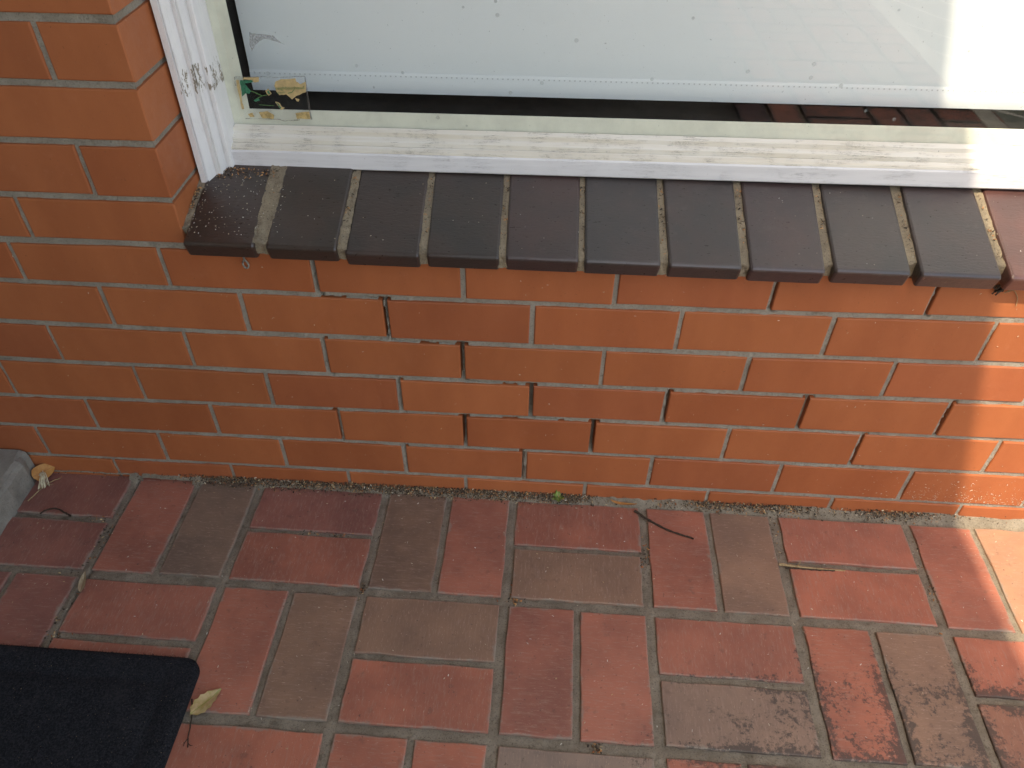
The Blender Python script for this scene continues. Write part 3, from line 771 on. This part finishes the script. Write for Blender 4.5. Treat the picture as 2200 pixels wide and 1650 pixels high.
# bevelled glazing bead behind the pane
GB = [(YG + 0.003, 0.6400), (YG + 0.003, 0.6475), (0.1655, 0.6660), (0.1672, 0.6674), (0.1690, 0.6668), (0.1720, 0.6400)]
put('glazing_bead', extrude('glazing_bead', GB, [-0.3515] + list(np.linspace(-0.30, 1.2, 30)) + [2.02], 'x', True, 0.0, 1.0, mitre=lambda a, b: max(0, min(1, (b - 0.6475) / 0.019)) * 0.0235), M['bead'], win).location = -win.location
GV = [(-0.3600, YG + 0.003), (-0.3525, YG + 0.003), (-0.3288, 0.1655), (-0.3274, 0.1672), (-0.3280, 0.1690), (-0.3600, 0.1725)]
put('glazing_bead', extrude('glazing_bead', GV, [0.640] + list(np.linspace(0.70, 1.2, 20)) + [1.95], 'z', True, 0.0, 2.0), M['bead'], win).location = -win.location
put('frame_back', box_mesh('frame_back', -0.3965, -0.3605, 0.1745, 0.318, 0.50, 2.0), M['dark'], win).location = -win.location
put('frame_back', box_mesh('frame_back', -0.3600, 2.02, 0.1905, 0.318, 0.502, 0.640), M['dark'], win).location = -win.location
put('head', box_mesh('head', -0.3965, 2.045, 0.089, 0.20, 1.952, 2.015), M['rail'], win).location = -win.location
put('jamb', box_mesh('jamb', 2.0215, 2.048, 0.089, 0.20, 0.55, 1.950), M['rail'], win).location = -win.location
gp = mesh('pane', [(-0.3514, YG, 0.6440), (2.021, YG, 0.655), (2.021, YG, 1.951), (-0.3514, YG, 1.951)], [(0, 1, 2, 3)])
put('pane', gp, M['glass'], win).location = -win.location

# blind
blind = empty('roller_blind', (0.8, 0.27, 0.66))
tag(blind, 'white fabric roller blind lowered behind the window pane', 'blind')
def bz(x): return 0.0085 * x
def blind_sheet(name, za, zb, yf, n, yb, tilt=True):
    xs = np.linspace(-0.356, 1.98, 60); V = []; F = []
    zz = np.linspace(za, zb, n)
    for z in zz:
        for x in xs: V.append((x, yf(x, z), z + bz(x)))
    m_ = len(xs)
    for i in range(n - 1):
        for j in range(m_ - 1): F.append((i * m_ + j, i * m_ + j + 1, (i + 1) * m_ + j + 1, (i + 1) * m_ + j))
    o = len(V); V += [(x, y + yb, z) for x, y, z in V]
    F += [tuple(o + k for k in reversed(f)) for f in F]
    edge = [(i * m_) for i in range(n)]
    for a, b in zip(edge[:-1], edge[1:]): F.append((a, b, b + o, a + o))
    for j in range(m_ - 1): F.append((j + 1, j, j + o, j + 1 + o))
    return mesh(name, V, F, False)
put('fabric', blind_sheet('fabric', 0.6885, 1.95, lambda x, z: 0.2715 + 0.0014 * math.sin(x * 3.1 + z * 2), 14, 0.0012), M['blind'], blind).location = -blind.location
put('hem', blind_sheet('hem', 0.6575, 0.6900, lambda x, z: 0.2700 - 0.0012 * math.sin(max(0, min(1, (z - 0.6575) / 0.027)) * math.pi) + 0.001 * (z > .688), 9, 0.005), M['blind'], blind).location = -blind.location

# ------------------------------------------------------------------ sticker on the glass
def glass_poly(name, pts, mat, parent, off, thick=0.0003):
    P = [unproj(320 + a / 5.5, b / 5.5, 1, YG - off) for a, b in pts]; n = len(P)
    V = [tuple(p) for p in P] + [(p.x, p.y + thick, p.z) for p in P]
    F = [tuple(range(n)), tuple(reversed(range(n, 2 * n)))] + [(i, (i + 1) % n, n + (i + 1) % n, n + i) for i in range(n)]
    me = mesh(name, V, F)
    bm = bmesh.new(); bm.from_mesh(me); bmesh.ops.recalc_face_normals(bm, faces=bm.faces); bm.to_mesh(me); bm.free()
    o = put(name, me, mat, parent); o.location = -parent.location; return o
def rough_poly(pts, n=4, j=6):
    out = []
    for i, (a, b) in enumerate(pts):
        c, d = pts[(i + 1) % len(pts)]
        for k in range(n):
            t = k / n; out.append((a + (c - a) * t + (rng.uniform(-j, j) if k else 0), b + (d - b) * t + (rng.uniform(-j, j) if k else 0)))
    return out
c0 = unproj(320 + 1460 / 5.5, 1160 / 5.5, 1, YG)
st = empty('torn_sticker', (c0.x, c0.y, c0.z - 0.02))
tag(st, 'torn green and tan sticker remains in the lower left corner of the pane', 'sticker')
glass_poly('film', [(1005, 908), (1838, 905), (1922, 1415), (1700, 1418), (1420, 1405), (1135, 1400)], M['film'], st, 0.0006)
for e in ([(1005, 905), (1320, 903), (1330, 912), (1010, 914)], [(1320, 900), (1480, 912), (1600, 905), (1838, 895), (1842, 908), (1600, 918), (1480, 922), (1320, 912)], [(1836, 905), (1850, 905), (1878, 1100), (1930, 1410), (1905, 1412), (1868, 1160)],
          [(1135, 1398), (1540, 1408), (1600, 1425), (1780, 1413), (1780, 1421), (1600, 1436), (1530, 1415), (1135, 1406)], [(1003, 908), (1013, 908), (1030, 1010), (1020, 1010)]):
    glass_poly('film_edge', rough_poly(e, 4, 4), M['filmedge'], st, 0.0012)
for e, mt in (([(1480, 1010), (1500, 960), (1560, 935), (1730, 925), (1745, 970), (1790, 995), (1850, 965), (1855, 1090), (1750, 1130), (1690, 1175), (1620, 1115), (1540, 1125), (1500, 1070)], 'tan'),
              ([(1120, 915), (1300, 912), (1295, 972), (1240, 974), (1215, 942), (1110, 940)], 'tan'),
              ([(1030, 950), (1060, 945), (1082, 1060), (1098, 1180), (1125, 1290), (1098, 1290), (1062, 1120)], 'tan'),
              ([(1375, 1070), (1410, 1045), (1450, 1105), (1420, 1130), (1390, 1110)], 'tan'),
              ([(1490, 1205), (1530, 1210), (1570, 1260), (1605, 1275), (1560, 1300), (1540, 1270)], 'tan'),
              ([(1730, 1160), (1775, 1175), (1770, 1200), (1740, 1190)], 'tan'),
              ([(1300, 1325), (1400, 1315), (1480, 1360), (1470, 1405), (1340, 1398)], 'amber'),
              ([(1730, 1340), (1890, 1320), (1905, 1408), (1750, 1405)], 'amber'),
              ([(1170, 1345), (1225, 1335), (1250, 1375), (1195, 1385)], 'amber')):
    glass_poly('paper_scrap', rough_poly(e, 3, 5), M[mt], st, 0.0018)
for e in ([(1075, 948), (1215, 946), (1228, 972), (1130, 985)], [(1072, 950), (1128, 988), (1165, 1030), (1205, 1080), (1190, 1105), (1140, 1105), (1100, 1140), (1090, 1060)],
          [(1395, 1085), (1412, 1065), (1432, 1105), (1415, 1118)], [(1505, 1215), (1528, 1222), (1562, 1272), (1550, 1285), (1530, 1255)], [(1235, 1182), (1290, 1155), (1312, 1188), (1262, 1202)]):
    glass_poly('green_print', rough_poly(e, 3, 5), M['green'], st, 0.0026)
for e in ([(1200, 1070), (1240, 1085), (1300, 1110), (1335, 1130), (1332, 1136), (1296, 1118), (1236, 1092), (1200, 1078)], [(1335, 1130), (1400, 1118), (1400, 1124), (1337, 1137), (1270, 1172), (1266, 1166)],
          [(1300, 1235), (1480, 1248), (1480, 1253), (1300, 1241)], [(1640, 1100), (1690, 1085), (1720, 1045), (1725, 1048), (1695, 1092), (1640, 1107)]):
    glass_poly('torn_edge', e, M['ink'], st, 0.0026)
for txt, pa, pb in (('neighbourhood', (1492, 1062), (1832, 1052)), ('watch', (1512, 1106), (1606, 1102))):
    cu = bpy.data.curves.new('lettering', 'FONT'); cu.body = txt; cu.size = 1.0; cu.extrude = 0.02
    to = bpy.data.objects.new('tmp', cu); col.objects.link(to)
    dg = bpy.context.evaluated_depsgraph_get(); me = bpy.data.meshes.new_from_object(to.evaluated_get(dg)); me.name = 'lettering'
    bpy.data.objects.remove(to)
    wd = max(v.co.x for v in me.vertices) - min(v.co.x for v in me.vertices)
    A = unproj(320 + pa[0] / 5.5, pa[1] / 5.5, 1, YG - 0.0030); B = unproj(320 + pb[0] / 5.5, pb[1] / 5.5, 1, YG - 0.0030)
    sc = (B - A).length / wd; ex = (B - A).normalized()
    for v in me.vertices:
        p = A + ex * (v.co.x * sc) + Vector((0, 0, 1)) * (v.co.y * sc * 0.9) + Vector((0, -1, 0)) * (v.co.z * sc * 0.15); v.co = p
    me.materials.clear(); o = put('lettering', me, M['ink'], st); o.location = -st.location
c1 = unproj(320 + 1300 / 5.5, 460 / 5.5, 1, YG)
res = empty('glue_residue', tuple(c1)); tag(res, 'grey smear of old glue on the glass above the sticker', 'residue')
glass_poly('smear', rough_poly([(1185, 380), (1230, 395), (1380, 405), (1470, 420), (1510, 465), (1610, 530), (1480, 485), (1370, 455), (1300, 490), (1250, 545), (1215, 610), (1205, 570), (1190, 530)], 3, 5), M['residue'], res, 0.0006)

# ------------------------------------------------------------------ concrete step, doormat
stp = empty('concrete_step', (-0.95, -0.15, 0)); tag(stp, 'worn grey concrete step against the wall at the left edge', 'step')
def step_mesh():
    prof = [(-0.829, -0.004), (-0.829, 0.006), (-0.829, 0.030), (-0.8295, 0.052), (-0.833, 0.0615), (-0.842, 0.0655), (-0.90, 0.0665), (-1.0, 0.067), (-1.2, 0.0675), (-1.44, 0.068)]
    ys = np.linspace(-0.003, -0.95, 70); V = []; F = []; n = len(prof)
    for y in ys:
        for q, (x, z) in enumerate(prof):
            w = 0.0035 * mnoise.noise(Vector((x * 25, y * 25, z * 25))) + 0.0018 * mnoise.noise(Vector((x * 90, y * 90, z * 90)))
            V.append((x + w * (q > 0) - 0.004 * (y > -0.02) , y, z + w * 0.6 * (q > 1)))
    for k in range(len(ys) - 1):
        for q in range(n - 1): F.append((k * n + q, k * n + q + 1, (k + 1) * n + q + 1, (k + 1) * n + q))
    base = len(V)
    for k in (0, len(ys) - 1):
        V.append((-1.44, float(ys[k]), -0.004)); F.append(tuple([k * n + q for q in range(n)] + [len(V) - 1]) if k == 0 else tuple(reversed([k * n + q for q in range(n)] + [len(V) - 1])))
    me = mesh('slab', V, F, False)
    bm = bmesh.new(); bm.from_mesh(me); bmesh.ops.recalc_face_normals(bm, faces=bm.faces); bm.to_mesh(me); bm.free()
    return me
put('slab', step_mesh(), M['step'], stp).location = -stp.location

def mat_mesh():
    x0, x1, y0, y1, R = -0.99, -0.382, -0.80, -0.3585, 0.026
    def ring(ins):
        r = max(R - ins, 0.006); out = []
        cor = ((x1 - ins - r, y1 - ins - r, 0, 20), (x0 + ins + r, y1 - ins - r, 90, 14), (x0 + ins + r, y0 + ins + r, 180, 20), (x1 - ins - r, y0 + ins + r, 270, 14))
        for q, (cx, cy, a0, run) in enumerate(cor):
            for k in range(9):
                t = math.radians(a0 + k * 11.25); out.append((cx + r * math.cos(t), cy + r * math.sin(t)))
            nx, ny, na, _ = cor[(q + 1) % 4]; p = out[-1]; e = (nx + r * math.cos(math.radians(na)), ny + r * math.sin(math.radians(na)))
            out += [(p[0] + (e[0] - p[0]) * k / run, p[1] + (e[1] - p[1]) * k / run) for k in range(1, run)]
        return out
    n = len(ring(0)); V = []; F = []
    spec = [(0.000, 0.0005), (0.000, 0.006), (0.0012, 0.0092), (0.004, 0.0115), (0.010, 0.0122), (0.034, 0.0122), (0.038, 0.0104), (0.043, 0.0096), (0.048, 0.0104), (0.052, 0.0118), (0.07, 0.0120)]
    for ins, z in spec:
        for px, py in ring(ins):
            w = mnoise.noise(Vector((px * 14, py * 14, 3.3))) * 0.0012 + mnoise.noise(Vector((px * 70, py * 70, 1))) * 0.0005
            V.append((px + w * 0.5 * (ins == 0), py - 0.012 * (px + 0.6), z + (w if z > 0.002 else 0)))
    for k in range(len(spec) - 1):
        for i in range(n):
            j = (i + 1) % n; F.append((k * n + i, k * n + j, (k + 1) * n + j, (k + 1) * n + i))
    F.append(tuple(range((len(spec) - 1) * n, len(spec) * n)))
    me = mesh('pile', V, F, True)
    return me
dm = empty('doormat', (-0.68, -0.58, 0.0)); tag(dm, 'black doormat with a rounded corner and moulded border', 'doormat')
pile = put('pile', mat_mesh(), M['mat'], dm); pile.location = -dm.location
def mat_fuzz():
    r = np.random.RandomState(5); n = 9000
    V = []; F = []
    xs = r.uniform(-0.72, -0.384, n); ys = r.uniform(-0.56, -0.362, n)
    e = r.rand(n) < 0.3
    xs = np.where(e, -0.382 + r.normal(0, .0014, n), xs)
    e2 = r.rand(n) < 0.2; ys = np.where(e2 & ~e, -0.3605 - 0.012 * (xs + .6) + r.normal(0, .0014, n), ys)
    for x, y, ee in zip(xs, ys, e | e2):
        qx = abs(x + 0.686) - 0.304 + 0.036; qy = abs(y + 0.579) - 0.2207 + 0.036
        if math.hypot(max(qx, 0), max(qy + 0.012 * (x + 0.6), 0)) - 0.036 > -0.0005: continue
        z = 0.0125 if not ee else r.uniform(0.003, 0.011)
        a = r.uniform(0, 6.28); l = r.uniform(0.0012, 0.0032); w = 0.0003
        d = Vector((math.cos(a), math.sin(a), r.uniform(0.2, 1.0))) * l; p = Vector((-math.sin(a), math.cos(a), 0)) * w
        b = Vector((x, y, z)); i = len(V); V += [b - p, b + p, b + d]; F.append((i, i + 1, i + 2))
    return mesh('fibres', V, F)
fz = put('fibres', mat_fuzz(), M['mat'], dm); fz.location = -dm.location; tag(fz, kind='stuff')

# ------------------------------------------------------------------ loose things
def leaf_mesh(name, L, Wd, curl=0.2, serr=0.0, n=11, tip=1.0, fold=0.25):
    V = []; F = []
    m_ = 7
    for i in range(n):
        t = i / (n - 1); wv = Wd / 2 * (math.sin(math.pi * min(1, t ** 0.75 * 0.985 + 0.01)) ** (0.8 * tip)) * (1 + serr * (1 if i % 2 else -1))
        for j in range(m_):
            s = (j / (m_ - 1)) * 2 - 1
            V.append(((t - 0.5) * L, s * wv, curl * L * (t - 0.5) ** 2 + fold * abs(s) * wv + 0.02 * L * math.sin(7 * t + 3 * s)))
    for i in range(n - 1):
        for j in range(m_ - 1): F.append((i * m_ + j, (i + 1) * m_ + j, (i + 1) * m_ + j + 1, i * m_ + j + 1))
    zmin = min(v[2] for v in V); V = [(x, y, z - zmin) for x, y, z in V]
    o = len(V); V += [(x, y, z + 0.0004) for x, y, z in V]; F += [tuple(o + k for k in reversed(f)) for f in F]
    return mesh(name, V, F, True)
def leaf(name, label, L, Wd, mat, loc, ang, stalk=None, **kw):
    e = empty(name, loc); tag(e, label, 'leaf')
    b = put('blade', leaf_mesh('blade', L, Wd, **kw), M[mat], e, loc); b.rotation_euler = (0, 0, ang)
    if stalk:
        s = put('stalk', tube_mesh('stalk', curve_pts(stalk, 8), 0.0006, 0.0004, 5), M['straw'], e); s.location = -e.location
    return e
leaf('fallen_leaf', 'yellow-green pointed leaf lying beside the black doormat', 0.052, 0.027, 'leaf_y', (-0.3560, -0.4262, 0.0012), math.atan2(0.033, 0.026),
     stalk=[(-0.3735, -0.4480, 0.002), (-0.3700, -0.4445, 0.003), (-0.3655, -0.4385, 0.003)], serr=0.10, curl=0.15)
leaf('fallen_leaf', 'rounded orange-brown leaf lodged between the concrete step and the wall', 0.040, 0.030, 'leaf_o', (-0.8135, -0.0135, 0.004), math.radians(50), curl=0.3, tip=0.55, fold=0.1)
_l = bpy.data.objects['fallen_leaf.001']; _l.location = (-0.8140, -0.0160, 0.003); _l.children[0].location = (0, 0.004, 0.014); _l.children[0].rotation_euler = (math.radians(38), 0, math.radians(48))
leaf('fallen_leaf', 'dry tan folded leaf wedged in the paving joint above the doormat', 0.044, 0.011, 'leaf_d', (-0.6355, -0.2360, 0.0005), math.radians(105), curl=0.35, fold=0.9)
leaf('fallen_leaf', 'thin curled orange leaf strip in the joint near the seedling', 0.050, 0.006, 'leaf_o', (0.2910, -0.0095, 0.006), math.radians(-8), curl=0.55, fold=0.3)

def twig(name, label, ctrl, r0, r1, mat, branches=(), n=18):
    p0 = Vector(ctrl[0]); e = empty(name, (p0.x, p0.y, 0)); tag(e, label, 'twig')
    o = put('stem', tube_mesh('stem', curve_pts(ctrl, n, 0.0005), r0, r1), M[mat], e); o.location = -e.location
    for b in branches:
        q = put('side_shoot', tube_mesh('side_shoot', curve_pts(b, 6), r1 * 0.9, r1 * 0.4, 5), M[mat], e); q.location = -e.location
twig('twig', 'dark curved twig lying across a red paver near the wall', [(0.3125, -0.0215, .0035), (0.3385, -0.0420, .0028), (0.3747, -0.0630, .0025), (0.4155, -0.0778, .0028)], 0.0026, 0.0016, 'twig')
twig('twig', 'straight pale and dark twig lying along a joint between red pavers', [(0.5590, -0.1238, .0042), (0.6123, -0.1263, .0015), (0.6740, -0.1275, .0005)], 0.0026, 0.0015, 'straw', [[(0.590, -0.1252, .002), (0.596, -0.119, .004), (0.598, -0.114, .006)]])
twig('twig', 'second dark strand lying beside the pale twig in the joint', [(0.5700, -0.1285, .002), (0.615, -0.1300, .0015), (0.655, -0.1295, .001)], 0.0015, 0.0012, 'twig')
twig('twig', 'arched thin dark twig on the pavers beside the concrete step', [(-0.7823, -0.0990, .002), (-0.7734, -0.0909, .0035), (-0.7558, -0.0875, .005), (-0.7363, -0.0949, .004), (-0.7231, -0.1004, .002)], 0.0012, 0.0017, 'twig')
twig('twig', 'thin dry stem lying along the foot of the concrete step', [(-0.8195, -0.0720, .002), (-0.8085, -0.0405, .003), (-0.7960, -0.0230, .004), (-0.785, -0.014, .003)], 0.0012, 0.0008, 'straw', [[(-0.8040, -0.034, .003), (-0.796, -0.033, .005), (-0.790, -0.030, .003)]])
twig('twig', 'fine dark rootlet below the yellow-green leaf at the doormat', [(-0.3800, -0.4225, .0015), (-0.3723, -0.4398, .0015), (-0.3669, -0.4637, .0012), (-0.3640, -0.4800, .001), (-0.360, -0.4934, .001)], 0.0011, 0.0008, 'twig',
     [[(-0.3640, -0.480, .001), (-0.3665, -0.487, .0015), (-0.3670, -0.492, .001)], [(-0.362, -0.487, .001), (-0.3575, -0.490, .001), (-0.354, -0.490, .001)]])
th = empty('thread_tuft', (-0.818, -0.04, 0.0)); tag(th, 'frayed cream thread caught beside the brown leaf at the step', 'thread')
for k in range(13):
    a = rng.uniform(-.5, .5); b0 = Vector((-0.8215 + rng.uniform(-.003, .003), -0.0235 + rng.uniform(-.003, .003), 0.010))
    pts = [b0, b0 + Vector((0.006 + a * .004, 0.006 + rng.uniform(-.004, .006), 0.008)), b0 + Vector((0.014 + a * .006, -0.004 + a * 0.01, 0.008)), b0 + Vector((0.014 + a * .02, -0.017 + a * .012, -0.007))]
    o = put('strand', tube_mesh('strand', curve_pts(pts, 9), 0.0008, 0.0006, 5), M['string'], th); o.location = -th.location

sd_ = empty('weed_seedling', (0.1690, -0.0060, 0.004)); tag(sd_, 'tiny green weed seedling growing in the joint at the foot of the wall', 'plant')
for k, (a, el, L, Wd) in enumerate([(1.9, 1.15, 0.024, 0.011), (-2.6, 0.4, 0.015, 0.009), (-0.4, 0.5, 0.016, 0.009), (0.6, .6, .014, .008), (-1.5, 0.25, 0.014, 0.010), (2.9, 0.5, 0.013, 0.008)]):
    me = leaf_mesh('leaf', L, Wd, curl=0.3, fold=0.3)
    me.transform(Matrix.Translation((L / 2, 0, 0)))
    o = put('leaf', me, M['leaf_g'], sd_); o.location = (0, 0, 0.002 + 0.001 * k); o.rotation_euler = (0, -el, a)
o = put('stem', tube_mesh('stem', [(0.169, -0.006, -0.002), (0.169, -0.006, 0.008)], 0.0012), M['leaf_g'], sd_); o.location = -sd_.location

hk = empty('wire_loop', (-0.305, -0.004, 0.512)); tag(hk, 'small grey wire loop sticking out of the wall under the sill', 'wire loop')
H0 = unproj(528, 566, 1, -0.006)
ring = [(H0.x + 0.0045 * math.sin(t), -0.007 - 0.001 * math.sin(t), H0.z - 0.001 + 0.0065 * math.cos(t)) for t in np.linspace(0.2, 6.0, 14)]
ring = [(H0.x - 0.006, 0.003, H0.z + 0.008)] + ring
o = put('loop', tube_mesh('loop', ring, 0.0014, 0.0014, 6), M['step'], hk); o.location = -hk.location
wb = empty('cobweb_clump', (0.745, -0.006, 0.515)); tag(wb, 'black clump of cobweb hanging under the right end of the sill', 'cobweb')
W0 = unproj(2148, 622, 1, -0.008)
for k in range(9):
    q = W0 + Vector((rng.uniform(-.004, .004), rng.uniform(-.002, .006), rng.uniform(-.006, .010)))
    o = put('strand', tube_mesh('strand', curve_pts([q, q + Vector((rng.uniform(-.006, .006), rng.uniform(-.003, .003), rng.uniform(-.006, .006))), q + Vector((rng.uniform(-.008, .008), 0.002, rng.uniform(-.010, .008)))], 6), 0.0022, 0.0010, 5), M['twig'], wb); o.location = -wb.location
for pth in ([(2165, 628), (2178, 624), (2186, 640), (2183, 658)], [(2158, 630), (2172, 622), (2190, 620)]):
    o = put('rootlet', tube_mesh('rootlet', curve_pts([unproj(u, v, 1, -0.002) for u, v in pth], 10), 0.0007, 0.0005, 5), M['straw'], wb); o.location = -wb.location

# ------------------------------------------------------------------ litter: nobody could count it
def litter(name, label, cat, pts, rmin, rmax, palette, aspect=(1.0, 3.5), flat=0.4):
    """pts: list of (pos, normal)"""
    V = []; F = []; Cc = []
    for p, nrm in pts:
        L = rng.uniform(rmin, rmax); Wd = L / rng.uniform(*aspect); p = Vector(p); nrm = Vector(nrm)
        t = nrm.orthogonal().normalized(); t.rotate(Matrix.Rotation(rng.uniform(0, 6.28), 3, nrm)); b = nrm.cross(t)
        h = Wd * flat; i = len(V); tip = rng.uniform(0, 0.6) * L * flat
        V += [p - t * L / 2 - b * Wd / 2, p + t * L / 2 - b * Wd * .3, p + t * L * .45 + b * Wd / 2 + nrm * tip, p - t * L * .4 + b * Wd * .4, p + nrm * (h + tip * .5)]
        F += [(i, i + 1, i + 4), (i + 1, i + 2, i + 4), (i + 2, i + 3, i + 4), (i + 3, i, i + 4)]
        c = rng.choice(palette); v = rng.uniform(0.75, 1.2); Cc += [(c[0] * v, c[1] * v, c[2] * v, 1)] * 5
    me = mesh(name, V, F); at = me.color_attributes.new('Col', 'FLOAT_COLOR', 'POINT')
    at.data.foreach_set('color', np.array(Cc, dtype=np.float32).ravel())
    o = put(name, me, M['chips']); tag(o, label, cat, kind='stuff'); return o
BR = [(0.07, 0.05, 0.035), (0.11, 0.08, 0.055), (0.045, 0.034, 0.027), (0.17, 0.115, 0.07)]
OR = [(0.42, 0.19, 0.08), (0.50, 0.26, 0.11), (0.34, 0.13, 0.06), (0.55, 0.40, 0.22)]
PALE = [(0.62, 0.55, 0.42), (0.55, 0.46, 0.32), (0.70, 0.66, 0.58)]
def dens(x):
    d = 0.02
    for c, w, a in ((-0.47, .06, .5), (-0.35, .12, .8), (-0.15, .12, 1.0), (-0.05, .05, .9), (0.05, .06, .9), (0.14, .06, 1.0), (0.20, .03, .8), (0.37, .02, .3), (0.46, .05, .8), (0.57, .07, .7), (0.80, .07, .7)):
        d += a * math.exp(-((x - c) / w) ** 2)
    return min(1, d)
pts = []; pts2 = []
while len(pts) < 6000:
    x = rng.uniform(-0.80, 1.0)
    if rng.random() > dens(x): continue
    y = -0.0005 - abs(rng.gauss(0, 0.006)); y = max(y, -0.020); z = 0.0155 * max(0, (y + 0.016) / 0.016) ** 1.3 + rng.uniform(-0.001, 0.0035) + 0.0002
    n = (rng.uniform(-.6, .6), rng.uniform(-1, 0), 1.0)
    (pts if rng.random() < 0.80 else pts2).append(((x, y, z), Vector(n).normalized()))
litter('wall_foot_debris', 'dark crumbs of dirt and bark along the foot of the wall', 'debris', pts, 0.0012, 0.0042, BR, (1.2, 4), flat=0.45)
litter('seed_litter', 'orange and straw coloured seed husks along the foot of the wall', 'seed litter', pts2, 0.0015, 0.0050, OR + OR + PALE[:1], (1.5, 5), flat=0.4)
# clippings and specks on the pavers
def on_joint(x, y):
    c, s = math.cos(YAW), math.sin(YAW); lx, ly = c * x + s * y, -s * x + c * y
    return not any(a < lx < b and d < ly < e for a, b, d, e in JOINTS)
pts = []
for _ in range(620):
    x = rng.uniform(-0.8, 0.98); y = -0.02 - rng.random() ** 1.4 * 0.55
    if x < -0.375 and y < -0.355: continue
    pts.append(((x, y, 0.0006), (0, 0, 1)))
litter('floor_specks', 'pale grass clippings and specks scattered over the red pavers', 'specks', pts, 0.0012, 0.0042, PALE + [(0.5, 0.36, 0.2)], (2, 7), 0.3)
pts = []
for x0, y0, sp in ((-0.672, -0.10, .03), (-0.660, -0.16, .03), (-0.640, -0.30, .03), (-0.25, -0.105, .03), (0.10, -0.225, .012), (0.23, -0.462, .01), (-0.16, -0.22, .006), (0.325, -0.12, .02), (0.575, -0.04, .03), (0.83, -0.12, .05), (-0.735, -0.35, .03)):
    for _ in range(34):
        x, y = x0 + rng.gauss(0, sp * .5), y0 + rng.gauss(0, sp)
        for _k in range(14):
            if on_joint(x, y): break
            x, y = x0 + rng.gauss(0, sp), y0 + rng.gauss(0, sp)
        if on_joint(x, y): pts.append(((x, y, rng.uniform(-0.001, 0.0012)), (0, 0, 1)))
litter('joint_crumbs', 'dark crumbs and husks caught in the paving joints', 'debris', pts, 0.002, 0.0055, BR + BR + OR, flat=0.5)
# dust and fibres on the wall face, thick on the lowest bricks at the right
pts = []
for _ in range(230): pts.append(((rng.uniform(-0.75, 0.95), -0.0012, rng.uniform(0.05, 0.53)), (0, -1, 0)))
for _ in range(420):
    x = min(1.05, rng.gauss(0.92, 0.10)); z = 0.05 + abs(rng.gauss(0.012, 0.028))
    pts.append(((x, -0.0012, z), (0, -1, 0)))
litter('wall_fibres', 'pale fibres stuck to the wall, thickest on the lowest bricks at right', 'fibres', pts, 0.0010, 0.0034, PALE, (2.5, 7), 0.35)
# dust on the sill, thick in the corner by the jamb
pts = []
SN = Vector((0, -SLOPE, 1)).normalized()
def sillp(x, y): return (x, y, 0.5515 + SLOPE * (y + 0.027) + sill_z(x) + 0.0004)
for _ in range(110):
    x = -0.38 + 1.33 * rng.random() ** 1.3; pts.append((sillp(x, rng.uniform(-0.015, 0.12)), SN))
for _ in range(200): pts.append((sillp(-0.385 + rng.random() ** 1.6 * 0.13, rng.uniform(-0.01, 0.115)), SN))
litter('sill_specks', 'white flecks of paint and dust over the dark sill bricks', 'specks', pts, 0.0006, 0.0020, PALE + [(0.7, 0.68, 0.64)], (1, 2.5), 0.3)
pts = []
for _ in range(150): pts.append((sillp(-0.372 + rng.random() ** 2 * 0.09, 0.117 - rng.random() ** 2 * 0.02), SN))
for _ in range(70): pts.append((sillp(-0.3925 + rng.uniform(-.003, .003), 0.075 - rng.random() * 0.04), SN))
for i in range(1, 11):
    gx = (fronts[i - 1][1] + fronts[i][0]) / 2; gb = (backs[i - 1][1] + backs[i][0]) / 2
    for _ in range(26):
        y = rng.choice([rng.gauss(0.105, .008), rng.gauss(0.06, .012), rng.gauss(0.03, 0.02)]); t = (y + .027) / .177
        q = sillp(gx + (gb - gx) * t + rng.uniform(-.0035, .0035), y); pts.append(((q[0], q[1], q[2] - 0.0022), SN))
litter('sill_litter', 'brown husks and crumbs in the sill joints and the corner by the jamb', 'debris', pts, 0.002, 0.0050, BR + OR[:2], (1.5, 5), 0.5)
